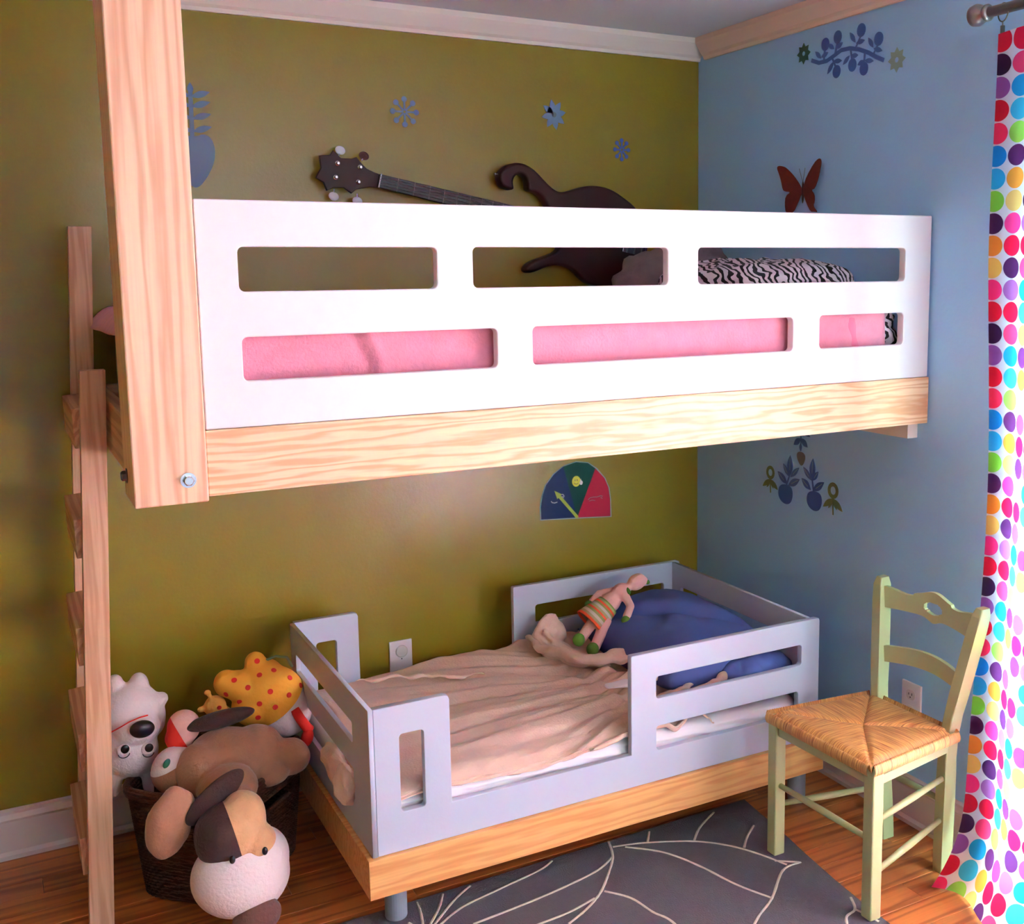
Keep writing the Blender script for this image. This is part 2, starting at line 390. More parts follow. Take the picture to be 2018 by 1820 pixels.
# ================================================================ THE ROOM
H = 2.39
XL, YF = -3.6, -4.6
fl = struct(obj('floor', box(XL, 0, YF, 0, -.08, -.008), M['subfloor']))
PW = .0835
yy = 0.0; row = 0
while yy > YF+.001:
    y1 = max(yy-PW, YF); x = XL-(row*.41 % 1.1)
    while x < 0:
        a, b_ = max(x, XL), min(x+1.1, 0)
        if b_-a > .03:
            o = obj('plank', box(a+.0006-(a+b_)/2, b_-.0006-(a+b_)/2, y1+.0006-(yy+y1)/2, yy-.0006-(yy+y1)/2, -.008, 0, .0008, seg=1), M['floor'])
            o.location = ((a+b_)/2, (yy+y1)/2, 0); o.parent = fl
        x += 1.1
    yy -= PW; row += 1
struct(obj('ceiling', box(XL-.1, .1, YF-.1, .1, H, H+.08), M['ceil']))
struct(obj('wall_back', box(XL-.1, .12, 0, .1, -.08, H), M['green']))
struct(obj('wall_left', box(XL-.1, XL, YF, 0, -.08, H), M['green']))
# blue wall with an opening for the glazed door
DY0, DY1, DZ1 = -3.35, -1.58, 2.08
b = box(0, .12, DY1, 0, -.08, H); box(0, .12, YF, DY0, -.08, H, bm=b); box(0, .12, DY0, DY1, DZ1, H, bm=b)
struct(obj('wall_right', b, M['blue']))
# wall behind the camera with an opening for the added fill window
WX0, WX1, WZ0, WZ1 = -1.65, -.15, .95, 2.1
b = box(XL, WX0, YF-.1, YF, -.08, H); box(WX1, .12, YF-.1, YF, -.08, H, bm=b); box(WX0, WX1, YF-.1, YF, -.08, WZ0, bm=b); box(WX0, WX1, YF-.1, YF, WZ1, H, bm=b)
struct(obj('wall_front', b, M['blue']))
# glazed door
d = struct(obj('door_1', box(.03, .09, DY0, DY0+.07, 0, DZ1, .003), M['frame']))
for y0, y1 in ((DY1-.07, DY1), ((DY0+DY1)/2-.04, (DY0+DY1)/2+.04)): obj('door_stile', box(.03, .09, y0, y1, 0, DZ1, .003), M['frame'], d)
for z0, z1 in ((0, .1), (DZ1-.08, DZ1)): obj('door_rail', box(.035, .085, DY0+.07, DY1-.07, z0, z1, .003), M['frame'], d)
for y0, y1 in ((DY0+.07, (DY0+DY1)/2-.04), ((DY0+DY1)/2+.04, DY1-.07)): obj('pane', box(.058, .062, y0, y1, .1, DZ1-.08), M['glass'], d)
wi = struct(obj('fill_window', box(WX0, WX1, YF-.08, YF-.02, WZ0, WZ0+.05, .003), M['frame']))  # added window, out of view, that frames the frontal fill light
for x0, x1, z0, z1 in ((WX0, WX1, WZ1-.05, WZ1), (WX0, WX0+.05, WZ0+.05, WZ1-.05), (WX1-.05, WX1, WZ0+.05, WZ1-.05), ((WX0+WX1)/2-.02, (WX0+WX1)/2+.02, WZ0+.05, WZ1-.05)):
    obj('window_frame', box(x0, x1, YF-.08, YF-.02, z0, z1, .003), M['frame'], wi)
obj('pane', box(WX0+.05, WX1-.05, YF-.052, YF-.048, WZ0+.05, WZ1-.05), M['glass'], wi)
# baseboards with a bead and a shoe moulding
def profile_run(name, prof, axis, a, c, m):
    b = bmesh.new(); R = []
    for t in (a, c):
        R.append([b.verts.new((t, -p, z) if axis == 'x' else (-p, t, z)) for p, z in prof])
    n = len(prof)
    for i in range(n): b.faces.new((R[0][i], R[0][(i+1) % n], R[1][(i+1) % n], R[1][i]))
    b.faces.new(R[0]); b.faces.new(R[1][::-1])
    return struct(obj(name, b, m))
bp = [(0, 0), (.022, 0), (.022, .012), (.016, .022), (.014, .105), (.016, .112), (.010, .126), (.010, .134), (.005, .139), (0, .139)]
profile_run('baseboard_back', bp, 'x', XL, 0, M['base'])
profile_run('baseboard_right', bp, 'y', -1.52, -.023, M['base'])
cp = [(0, 2.318), (.010, 2.318), (.014, 2.328), (.022, 2.336), (.040, 2.362), (.046, 2.372), (.046, H-.001), (0, H-.001)]
cpb = [(p, z) for p, z in cp]
profile_run('trim_1', cpb, 'x', XL, 0, M['trim'])
profile_run('trim_2', cpb, 'y', YF, -.047, M['trimpeach'])

# ================================================================ LOFT BED
PY = -1.13
loft = thing('loft_bed', 'high loft bed with white slotted guard rail and ash side rail on a ceiling post', 'bed', (-1.0, -.56, 1.17))
obj('post', box(-2.028, -1.896, -1.138, -.985, 1.165, H-.001, .003), M['ashv'], loft)
obj('side_rail', box(-1.895, -.004, -1.13, -1.095, 1.173, 1.3005, .002), M['ash'], loft)
slots = [(-1.818, -1.418, 1.562, 1.647), (-1.337, -.848, 1.562, 1.648), (-.763, -.099, 1.562, 1.649),
         (-1.818, -1.285, 1.390, 1.475), (-1.200, -.475, 1.391, 1.476), (-.389, -.100, 1.393, 1.478)]
plate('guard_rail', rr(-1.893, -.006, 1.301, 1.735, .003, 2), [rr(*s, r=.011) for s in slots], .024, XZ(-1.102), M['white'], loft, .0025, 2)
obj('end_rail', box(-2.006, -1.975, -.984, -.02, 1.175, 1.30, .002), M['piney'], loft)
obj('back_rail', box(-1.97, -.05, -.05, -.02, 1.175, 1.30, .002), M['ash'], loft)
obj('mattress_base', box(-1.97, -.05, -1.09, -.055, 1.215, 1.235), M['piney'], loft)
def bolt(c, axis, m, parent, s=1):
    A = Matrix.Translation(c) @ (Matrix.Rotation(PI/2, 4, 'X') if axis == 'y' else Matrix.Rotation(-PI/2, 4, 'Y'))
    b = lathe([(.0145*s, 0), (.0145*s, .002)], 24, A); lathe([(.0100*s, .002), (.0100*s, .009), (.008*s, .0105)], 6, A, b); lathe([(.0085*s, .009), (.0075*s, .0112)], 16, A, b)
    return obj('bolt', b, m, parent)
bolt((-1.932, -1.138, 1.210), 'y', M['steel'], loft)
bolt((-2.028, -1.035, 1.212), 'x', M['darksteel'], loft)
wc = thing('wall_cleat', 'wooden cleat on the blue wall carrying the end of the loft bed', 'cleat', (-.02, -.6, 1.13))
obj('ledger', box(-.038, -.0005, -1.09, -.05, 1.127, 1.1725, .001), M['trim'], wc)

# loft mattress and blankets
mt = setp(obj('mattress', blob((-1.0, -.575, 1.363), (.965, .49, .127), e=.22, seg=48), M['sheetgrey'], None, True), 'grey mattress lying on the high loft bed under the pink blanket', 'mattress')
def blanket_pink():
    b = bmesh.new(); nx, nt = 150, 60; rows = []
    x0, x1 = -2.0, -.128
    for i in range(nx+1):
        x = x0+(x1-x0)*i/nx; r = []
        for j in range(nt+1):
            t = j/nt
            # section in the y-z plane: up the front, over the top, down at the back
            if t < .34: a = t/.34; y = -1.078; z = 1.31+.15*a
            elif t < .44: a = (t-.34)/.10*PI/2; y = -1.078+.05*(1-math.cos(a)); z = 1.46+.045*math.sin(a)
            else: a = (t-.44)/.56; y = -1.028+.99*a; z = 1.505+.006*math.sin(a*PI)
            e = max(0, (x0+.06-x)/.06); z -= .05*e*e if t > .34 else 0
            f = wn((x*1.2, t*3), 3)*.006
            fold = .012*math.exp(-((x+1.56-.03*math.sin(t*9))/.010)**2) if t < .5 else 0
            fold -= .008*math.exp(-((x+1.585-.03*math.sin(t*9))/.016)**2) if t < .5 else 0
            d_ = max(0, 1-abs(x+1.79+.35*(t-.1))/.05)*.007
            if t < .44: y -= f+fold+d_
            else: z += f
            r.append(b.verts.new((x, y, z)))
        rows.append(r)
    for A, B in zip(rows, rows[1:]):
        for j in range(nt): b.faces.new((A[j], B[j], B[j+1], A[j+1]))
    o = obj('pink_blanket', b, M['pink'], None, True)
    md = o.modifiers.new('th', 'SOLIDIFY'); md.thickness = .008; md.offset = -1
    return o
pb = setp(blanket_pink(), 'pink fleece blanket tucked round the mattress of the loft bed', 'blanket')
bb = bmesh.new()
R_ = []
for i in range(9):
    x = -.215+.052*i/8
    R_.append([bb.verts.new((x-.045*math.sin(min(1, j/12)*1.4), -1.083-.003*math.sin(i*PI/4)*(1 if j < 13 else 0)-.002, 1.32+.145*j/12) if j <= 12 else (x-.06+.03*(j-12)/8, -1.083+.05*(1-math.cos((j-12)/8*PI/2)), 1.465+.048*math.sin((j-12)/8*PI/2))) for j in range(21)])
for A, B in zip(R_, R_[1:]):
    for j in range(20): bb.faces.new((A[j], B[j], B[j+1], A[j+1]))
obj('folded_hem', bb, M['pinkdark'], pb, True)
zb = setp(obj('zebra_pillow', blob((-.345, -.80, 1.553), (.25, .235, .07), (0, .0, .05), seg=56, e=.7, wob=.012), M['zebra'], None, True), 'black and white zebra striped pillow on the loft bed by the blue wall', 'pillow')
zs = setp(obj('zebra_sheet', blob((-.095, -1.035, 1.425), (.034, .045, .07), (0, 0, 0), seg=24, wob=.02, wfreq=8), M['zebra'], None, True), 'zebra striped sheet end poking past the pink blanket', 'sheet')
setp(obj('grey_cushion', blob((-.285, -.25, 1.585), (.225, .10, .095), (0, -.35, .1), seg=40, e=.8, wob=.03, wfreq=5), M['fluffgrey'], None, True), 'fluffy grey cushion lying against the stringed instrument on the loft bed', 'cushion')

# ================================================================ MANDOLIN-LIKE INSTRUMENT
ins = thing('mandolin', 'dark red mandolin with a scroll shaped body propped against the olive wall', 'instrument', (-.45, -.04, 1.55))
body = [(-.741, 1.853), (-.778, 1.859), (-.794, 1.88), (-.794, 1.905), (-.773, 1.927), (-.745, 1.939), (-.718, 1.941), (-.69, 1.933), (-.662, 1.915), (-.637, 1.891), (-.609, 1.866), (-.583, 1.852), (-.554, 1.854), (-.521, 1.864), (-.485, 1.874), (-.452, 1.877), (-.415, 1.874), (-.378, 1.864), (-.34, 1.843), (-.29, 1.811), (-.25, 1.76), (-.235, 1.70), (-.25, 1.64), (-.28, 1.59), (-.33, 1.555), (-.40, 1.54), (-.465, 1.548), (-.502, 1.572), (-.525, 1.599), (-.558, 1.613), (-.59, 1.616), (-.623, 1.614), (-.674, 1.594), (-.70, 1.591), (-.712, 1.604), (-.689, 1.628), (-.642, 1.642), (-.588, 1.660), (-.581, 1.68), (-.585, 1.72), (-.60, 1.77), (-.629, 1.812), (-.644, 1.837), (-.669, 1.851), (-.696, 1.855), (-.694, 1.88), (-.70, 1.897), (-.721, 1.907), (-.74, 1.898), (-.747, 1.879)]
plate('body', smoothpoly(body, 2), [], .045, XZ(-.010), M['mahog'], ins, .009, 3)
head = [(-1.185, 1.889), (-1.199, 1.893), (-1.223, 1.903), (-1.239, 1.919), (-1.253, 1.936), (-1.268, 1.931), (-1.30, 1.931), (-1.322, 1.953), (-1.332, 1.939), (-1.363, 1.936), (-1.360, 1.90), (-1.376, 1.872), (-1.354, 1.86), (-1.345, 1.836), (-1.325, 1.846), (-1.295, 1.846), (-1.272, 1.830), (-1.258, 1.842), (-1.216, 1.85), (-1.193, 1.849)]
plate('headstock', head, [], .014, XZ(-.038), M['mahog'], ins, .002, 2)
def bar(p, q, w0, w1, y, th, m, name, parent):
    d_ = Vector((q[0]-p[0], q[1]-p[1])).normalized(); n_ = Vector((-d_[1], d_[0]))
    pts = [(p[0]+n_[0]*w0, p[1]+n_[1]*w0), (p[0]-n_[0]*w0, p[1]-n_[1]*w0), (q[0]-n_[0]*w1, q[1]-n_[1]*w1), (q[0]+n_[0]*w1, q[1]+n_[1]*w1)]
    return plate(name, pts, [], th, XZ(y), m, parent, th*.25, 1)
n0, n1 = (-1.189, 1.869), (-.58, 1.746)
bar(n0, n1, .019, .024, -.034, .022, M['mahog'], 'neck', ins)
fb = bar(n0, (-.47, 1.724), .0195, .026, -.056, .006, M['ebony'], 'fingerboard', ins)
bar((-1.190, 1.869), (-1.186, 1.868), .0205, .0205, -.060, .006, M['pearl'], 'nut', ins)
for k in range(18):
    t = 1-2**(-(k+1)/12.); L_ = 1.22; c = (n0[0]+t*L_*.98*.82, n0[1]-t*L_*.82*.2)
    if c[0] < -.48: bar(c, (c[0]+.0015, c[1]-.0003), .0195+.006*t, .0195+.006*t, -.0615, .0012, M['string'], 'fret', fb)
dz = -(1.869-1.70)/(1.189-.33)
for k in range(4):
    o_ = (-.012, -.004, .004, .012)[k]
    obj('string', tube([(-1.19, -.066, 1.869+o_), (-.33, -.070, 1.700+o_*1.6)], .0009, 6), M['string'], ins)
pegs = [((-1.312, 1.915), (-1.297, 1.955)), ((-1.245, 1.906), (-1.226, 1.942)), ((-1.319, 1.875), (-1.322, 1.821)), ((-1.252, 1.863), (-1.251, 1.809))]
for k, (a, c) in enumerate(pegs):
    pg = obj('tuning_peg', lathe([(.0075, 0), (.0075, .004), (.005, .006), (.004, .012), (.0035, .013)], 16, Matrix.Translation((a[0], -.052, a[1]))@Matrix.Rotation(PI/2, 4, 'X')), M['steel'], ins)
    obj('peg_shaft', tube([(a[0]*.4+c[0]*.6, -.036, a[1]*.4+c[1]*.6), (c[0], -.036, c[1])], .0025, 8), M['steel'], pg)
    obj('peg_knob', blob((c[0], -.036, c[1]), (.0155, .004, .0125), (0, .3, 0), seg=20), M['pearl'] if k != 1 else M['midplush'], pg)  # one knob stands dim: its shade is put into a dark colour
tp = obj('tailpiece', box(-.045, .045, -.010, 0, -.022, .022, .002, mat=Matrix.Translation((-.305, -.058, 1.672))@Matrix.Rotation(.2, 4, 'Y')), M['steel'], ins)
for k in range(3): obj('tailpiece_rib', box(-.0015, .0015, -.013, -.010, -.021, .021, mat=Matrix.Translation((-.305, -.058, 1.672))@Matrix.Rotation(.2, 4, 'Y')@Matrix.Translation(((k-1)*.028, 0, 0))), M['darksteel'], tp)
obj('bridge', box(-.006, .006, -.068, -.055, 1.675, 1.735, .002, mat=Matrix.Translation((-.41, 0, 0))), M['ebony'], ins)
obj('strap_button', lathe([(.003, 0), (.003, .006), (.006, .008), (.006, .011), (.002, .012)], 14, Matrix.Translation((-.792, -.032, 1.903))@Matrix.Rotation(-PI/2, 4, 'Y')), M['steel'], ins)

# ================================================================ LADDER
lad = thing('ladder', 'wooden ladder leaning on the end of the loft bed', 'ladder', (-2.10, -.3, 0))
def stile(y0, y1, ztop, xf, sl):
    xt = xf+sl*ztop; w_ = .0555
    return hexa([(xf, y0, 0), (xf+w_, y0, 0), (xf+w_, y1, 0), (xf, y1, 0), (xt, y0, ztop), (xt+w_, y0, ztop), (xt+w_, y1, ztop), (xt, y1, ztop)], .0012)
obj('stile', stile(-.50, -.463, 1.376, -2.130, .048), M['pine'], lad)
obj('stile', stile(-.12, -.083, 1.722, -2.125, .048), M['pine'], lad)
for zt in (1.285, 1.02, .755, .49, .225):
    xs = -2.127+.048*zt
    a, c = xs-.020, xs-.0175
    obj('rung', hexa([(c, -.4625, zt-.095), (c+.04, -.4625, zt-.093), (c+.04, -.1205, zt-.093), (c, -.1205, zt-.095), (a, -.4625, zt), (a+.04, -.4625, zt+.003), (a+.04, -.1205, zt+.003), (a, -.1205, zt)], .002), M['piney'], lad)

# ================================================================ TODDLER BED
tb = thing('toddler_bed', 'low toddler bed with pale grey slotted guard rails on a wooden platform', 'bed', (-.86, -.52, 0))
BX0, BX1, BY0, BY1, BZ0, BZ1 = -1.5355, -.178, -.90, -.1325, .2175, .5836
pf = obj('platform', box(-1.549, -.165, -.912, -.122, .1192, .217, .0012), M['platform'], tb)
for x, y in ((-1.462, -.832), (-.20, -.832), (-1.462, -.2), (-.20, -.2)):
    obj('leg', lathe([(.026, .0135 if y < -.7 and x < -.4 else .0005), (.0275, .017), (.0275, .1195)], 28, Matrix.Translation((x, y, 0))), M['metalleg'], tb)
def side_panel(y, name):
    s1 = [(BX0+.013, BZ0), (BX1, BZ0), (BX1, BZ1-.008), (BX1-.002, BZ1-.002), (BX1-.008, BZ1), (-.8175, BZ1), (-.8205, BZ1-.003), (-.8205, .309), (-1.3325, .309), (-1.3325, BZ1-.012), (-1.336, BZ1-.003), (-1.345, BZ1), (BX0+.013, BZ1)]
    h = [rr(-1.461, -1.400, .3155, .5105, .009), rr(-.742, -.244, .4505, .513, .009), rr(-.742, -.254, .305, .3735, .009)]
    return plate(name, s1, h, .02, XZ(y), M['greyblue'], tb, .002, 2)
side_panel(BY0+.02, 'front_panel'); side_panel(BY1, 'back_panel')
def end_panel(x, name):
    a0 = BY0 if name == 'footboard' else BY0+.0205
    s = [(a0, BZ0), (BY1-.0205, BZ0), (BY1-.0205, BZ1), (a0, BZ1)]
    h = [rr(BY0+.135, BY1-.075, .455, .507, .008), rr(BY0+.135, BY1-.075, .305, .388, .008)]
    return plate(name, s, h, .0125, YZ(x), M['greyblue'], tb, .0015, 2)
end_panel(BX0, 'footboard'); end_panel(BX1-.0325, 'headboard')
def soft_mattress():
    b = bmesh.new(); bmesh.ops.create_cube(b, size=1)
    bmesh.ops.subdivide_edges(b, edges=b.edges[:], cuts=40, use_grid_fill=True)
    cx, cy, cz, hx, hy, hz = -.866, -.516, .280, .647, .350, .060
    for v in b.verts:
        p = v.co*2; s = []
        q = Vector((p[0]*hx, p[1]*hy, p[2]*hz)); R = .03
        inner = Vector((max(-hx+R, min(hx-R, q[0])), max(-hy+R, min(hy-R, q[1])), max(-hz+R, min(hz-R, q[2]))))
        d_ = q-inner
        if d_.length > 1e-6: q = inner+d_.normalized()*R
        q += Vector((0, -1 if p[1] < -.9 else 0, 0))*(.004*math.sin((q[2]+.1*q[0])*260+3*wn(q, 9))*.6)
        v.co = q+Vector((cx, cy, cz))
    return b
setp(obj('toddler_mattress', soft_mattress(), M['white_sheet'], None, True), 'white sheeted mattress inside the toddler bed', 'mattress')

def fold_h(x, y):
    """height of the cream blanket above the mattress"""
    u = (x+1.5)/.95
    z = .372+.012*wn((x, y), 3.0)
    # long creases fanning out from the right
    th = math.atan2(y+.60, -.22-x); q = math.hypot(y+.6, x+.22)
    z += .0085*math.sin(th*30+2.6*wn((x, y), 2.4)+.8)*(.25+.85*u)
    z += .0045*math.sin(th*71+4*wn((x, y), 3.5))*(.3+.8*u)
    z += .0022*math.sin(th*150+5*wn((x, y), 5))*u
    z -= .019*max(0, (-.70-y)/.172)**1.6*(1-.35*math.sin(x*9+1))
    z += .030*max(0, min(1, (y+.45)/.3))*max(0, min(1, (x+1.35)/.4))          # rises at the wall
    z += .018*math.exp(-((y+.62-.12*(x+.9))/.10)**2)*max(0, min(1, u))
    m = max(0, min(1, (x+.80)/.12))
    z += m*(.016*wn((x*2, y*2), 7)+.014*math.sin(x*55+y*38+5*wn((x, y), 5))+.010*wn((x, y), 22))
    return z
def cream_blanket():
    b = bmesh.new(); nx, nt = 200, 150; rows = []
    for i in range(nx+1):
        s = i/nx; r = []
        for j in range(nt+1):
            t = j/nt
            xl = -1.505+.02*math.sin(t*7); xr = -.50+.10*math.sin(t*5.0+.6)-.03*math.sin(t*17)
            x = xl+(xr-xl)*s
            back = -.158
            if t < .86:
                y = back+(-.872-back)*(t/.86); z = fold_h(x, y)
                k = max(0, (t-.80)/.06); z -= .010*k*k
                if x < -1.33: z -= .0
            else:
                a = (t-.86)/.14; z0 = fold_h(x, -.872)-.010
                drop = .012+.008*wn((x, 0), 3)-.025*max(0, min(1, (x+1.05)/.3))
                y = -.872-.004*math.sin(min(1, a*2)*PI/2)+.004*math.sin(x*40+a*5)*(a > .1); z = z0-drop*a
                if x > -.83: y = max(y, -.874)
                y = max(y, -.8775)
            ex = max(0, (.015-s)/.015)
            r.append(b.verts.new((x, y, z-.03*ex)))
        rows.append(r)
    for A, B in zip(rows, rows[1:]):
        for j in range(nt): b.faces.new((A[j], A[j+1], B[j+1], B[j]))
    o = obj('cream_blanket', b, M['cream'], None, True)
    md = o.modifiers.new('th', 'SOLIDIFY'); md.thickness = .005; md.offset = -1
    return o
cb = setp(cream_blanket(), 'rumpled cream fleece blanket spread over the toddler bed', 'blanket')
def rope(pts, rad, seed=0, n=18, squash=.75):
    """a rolled fold of cloth following a path"""
    P_ = [Vector(p) for p in pts]; out = []
    for i in range(len(P_)-1):
        for k in range(10):
            t = k/10; p0 = P_[max(0, i-1)]; p1 = P_[i]; p2 = P_[i+1]; p3 = P_[min(len(P_)-1, i+2)]
            out.append(.5*((2*p1)+(-p0+p2)*t+(2*p0-5*p1+4*p2-p3)*t*t+(-p0+3*p1-3*p2+p3)*t**3))
    out.append(P_[-1]); m_ = len(out)
    rs = [rad*(.45+.55*math.sin(PI*min(1, max(0, (i+1)/(m_+1)))))**1*(1+.25*noise.noise(Vector((i*.25, seed, 0)))) for i in range(m_)]
    b = tube(out, rs, n)
    for v in b.verts: v.co += Vector((0, 0, 1))*.004*noise.noise(v.co*60)+Vector((noise.noise(v.co*45), noise.noise(v.co*45+Vector((5, 5, 5))), 0))*.003
    return b
folds = [([(-.80, -.20, .43), (-.80, -.30, .425), (-.76, -.42, .42), (-.68, -.50, .425), (-.60, -.54, .424), (-.52, -.62, .395)], .019),
         ([(-.80, -.34, .415), (-.72, -.46, .425), (-.66, -.50, .430), (-.56, -.50, .437), (-.50, -.56, .430)], .018),
         ([(-.66, -.45, .42), (-.56, -.55, .425), (-.52, -.64, .42), (-.55, -.72, .41)], .016),
         ([(-.62, -.56, .418), (-.56, -.61, .422), (-.60, -.68, .418), (-.66, -.70, .412)], .013),
         ([(-.50, -.74, .405), (-.60, -.80, .41), (-.69, -.83, .40), (-.74, -.82, .39)], .017),
         ([(-.40, -.78, .418), (-.50, -.82, .425), (-.60, -.86, .405), (-.70, -.86, .395)], .018),
         ([(-1.37, -.21, .392), (-1.25, -.24, .398), (-1.12, -.30, .392), (-1.0, -.33, .385)], .009)]
for k_ in (folds[:6], folds[6:]):
    tb_ = bmesh.new(); ts = []
    for i, (p_, r_) in enumerate(k_):
        P_ = [Vector(p) for p in p_]; out = []
        for a_ in range(len(P_)-1):
            for t_ in range(8): 
                q_ = P_[a_].lerp(P_[a_+1], t_/8); out.append(q_+Vector((noise.noise(q_*18), noise.noise(q_*18+Vector((3, 3, 3))), .6*noise.noise(q_*25)))*.016)
        out.append(P_[-1]); n_ = len(out)
        ts.append(('t', out, [r_*(.45+.5*math.sin(PI*(j+.5)/n_))*(1+.3*noise.noise(Vector((j*.5, i*3, 0)))) for j in range(n_)]))
    fused('fold', ts, M['cream'], cb, .005, 5, .006)
# the end pushed out through the lower slot of the footboard
fo = blob((-1.545, -.64, .345), (.026, .09, .040), (.2, 0, 0), seg=32, wob=.02, wfreq=7); blob((-1.546, -.73, .335), (.026, .045, .048), (.3, 0, 0), fo, 24, wob=.02, wfreq=9, seed=4)
obj('bulging_end', fo, M['cream'], cb, True)
# blanket edge standing up beside the pillow
fused('raised_corner', [((-.752, -.235, .425), (.036, .045, .055), (0, .1, 0)), ((-.735, -.24, .475), (.030, .030, .032), (0, .5, 0)), ((-.715, -.25, .44), (.03, .03, .04)),
    ('t', [(-.79, -.235, .405), (-.787, -.24, .44), (-.770, -.245, .478), (-.745, -.25, .503), (-.722, -.25, .500), (-.712, -.25, .478)], [.010, .012, .012, .011, .010, .008]),
    ('t', [(-.787, -.25, .440), (-.776, -.30, .418), (-.750, -.36, .405), (-.71, -.42, .402), (-.64, -.47, .385)], [.010, .011, .012, .012, .007]),
    ('t', [(-.77, -.265, .46), (-.745, -.30, .43), (-.715, -.35, .41)], [.008, .009, .010]), ((-.74, -.30, .40), (.05, .06, .028)), ((-.70, -.37, .395), (.06, .06, .022))], M['cream'], cb, .005, 3, .006)
setp(obj('cloth_label', blob((-.735, -.685, .418), (.040, .018, .005), (.1, -.08, -.25), seg=24, e=.5, wob=.006), M['white_sheet'], None, True), 'small white cloth lying on the cream blanket by the front guard rail', 'cloth')

# blue pillow
def pillow(c, h, rot, name, m, seed=0, crease=True):
    b = bmesh.new(); n = 44
    R = Euler(rot).to_matrix(); top = []; bot = []
    for side in (1, -1):
        g = []
        for i in range(n+1):
            r = []
            for j in range(n+1):
                u, v = i/n*2-1, j/n*2-1
                pin = 1-.10*(abs(u)**3)*(1-abs(v)**2)*0-.06*(1-v*v)*0
                f = ((1-abs(u)**2.6)*(1-abs(v)**2.6))
                z = (max(f, 0)**.45)*h[2]*side
                w_ = .012*wn((u*1.5+seed, v*1.5, side), 1.6)*max(0, f)+.006*wn((u*1.2+v*.6, v*2.2-u*.5, seed), 3.2)*max(0, f)**.3
                if crease and side > 0: w_ -= .038*math.exp(-((u*.5+v*.6-.05)/.08)**2)*max(0, f)**.5
                p = Vector((u*h[0]*(1-.05*v*v), v*h[1]*(1-.06*u*u), z+w_))
                r.append(b.verts.new(R@p+Vector(c)))
            g.append(r)
        for A, B in zip(g, g[1:]):
            for j in range(n): b.faces.new((A[j], B[j], B[j+1], A[j+1]))
    bmesh.ops.remove_doubles(b, verts=b.verts[:], dist=.0005)
    return obj(name, b, m, None, True)
setp(pillow((-.425, -.475, .45), (.195, .315, .085), (0, -.20, -.02), 'blue_pillow', M['navy'], 2), 'big blue pillow at the head of the toddler bed', 'pillow')
setp(obj('blue_sheet_fold', blob((-.33, -.80, .425), (.12, .055, .045), (0, 0, .05), seg=36, wob=.02), M['navy'], None, True), 'bunched blue sheet seen through the upper slot of the front guard rail', 'sheet')

# pink doll
dl = thing('cloth_doll', 'pink cloth doll with green feet and a striped knitted skirt lying on the blue pillow', 'doll', (0, 0, 0))
hd, nk, hip = Vector((-.462, -.295, .575)), Vector((-.52, -.29, .548)), Vector((-.60, -.29, .49))
fused('body', [(hd, (.034, .026, .026), (0, -.4, 0)), (hd+Vector((.022, 0, .0)), (.02, .017, .016)), (nk, (.034, .030, .028), (0, -.6, 0)), ((nk+hip)/2, (.04, .032, .032), (0, -.6, 0)), (hip, (.04, .034, .032)),
    ('t', [hip+Vector((0, -.005, 0)), Vector((-.645, -.30, .452)), Vector((-.682, -.315, .425))], [.02, .018, .017]),
    ('t', [hip+Vector((.01, -.03, -.01)), Vector((-.63, -.345, .435)), Vector((-.665, -.37, .405))], [.02, .018, .017]),
    ('t', [nk+Vector((0, -.02, 0)), Vector((-.515, -.345, .515)), Vector((-.548, -.372, .488))], [.016, .014, .014]),
    ('t', [nk+Vector((-.01, .02, 0)), Vector((-.575, -.245, .54)), Vector((-.61, -.25, .515))], [.015, .013, .012])], M['pinkfelt'], dl, .005, 3)
for c in ((-.692, -.322, .428), (-.674, -.380, .412)): obj('shoe', blob(c, (.02, .019, .021), seg=20), M['greenfelt'], dl, True)
for c in ((-.552, -.376, .484), (-.617, -.253, .512)): obj('mitten', blob(c, (.015, .012, .014), seg=18), M['greenfelt'], dl, True)
obj('nose', blob(hd+Vector((.036, -.008, -.004)), (.008, .009, .008), seg=14), M['greenfelt'], dl, True)
for k in (-1, 1): obj('collar_leaf', blob(nk+Vector((.012, -.022*k-.006, .010)), (.006, .018, .007), (.4, .3, 0), seg=14), M['greenfelt'], dl, True)
sk = bmesh.new(); uvl = sk.loops.layers.uv.new('uv'); ax = (nk-hip).normalized(); sd = ax.cross(Vector((0, 1, 0))).normalized(); s2 = ax.cross(sd)
rings = []
for j in range(13):
    t = j/12; cc = hip-ax*.045+ax*.085*t; rad = .058-.018*t
    rings.append([sk.verts.new(cc+sd*math.cos(2*PI*k/32)*rad*.9+s2*math.sin(2*PI*k/32)*rad) for k in range(32)])
for j in range(12):
    for k in range(32):
        f = sk.faces.new((rings[j][k], rings[j][(k+1) % 32], rings[j+1][(k+1) % 32], rings[j+1][k]))
        for lp, vv in zip(f.loops, (j, j, j+1, j+1)): lp[uvl].uv = (0, vv/12)
so = obj('skirt', sk, M['stripes'], dl, True); md = so.modifiers.new('t', 'SOLIDIFY'); md.thickness = .003
dl.location = (.004, -.030, .016)

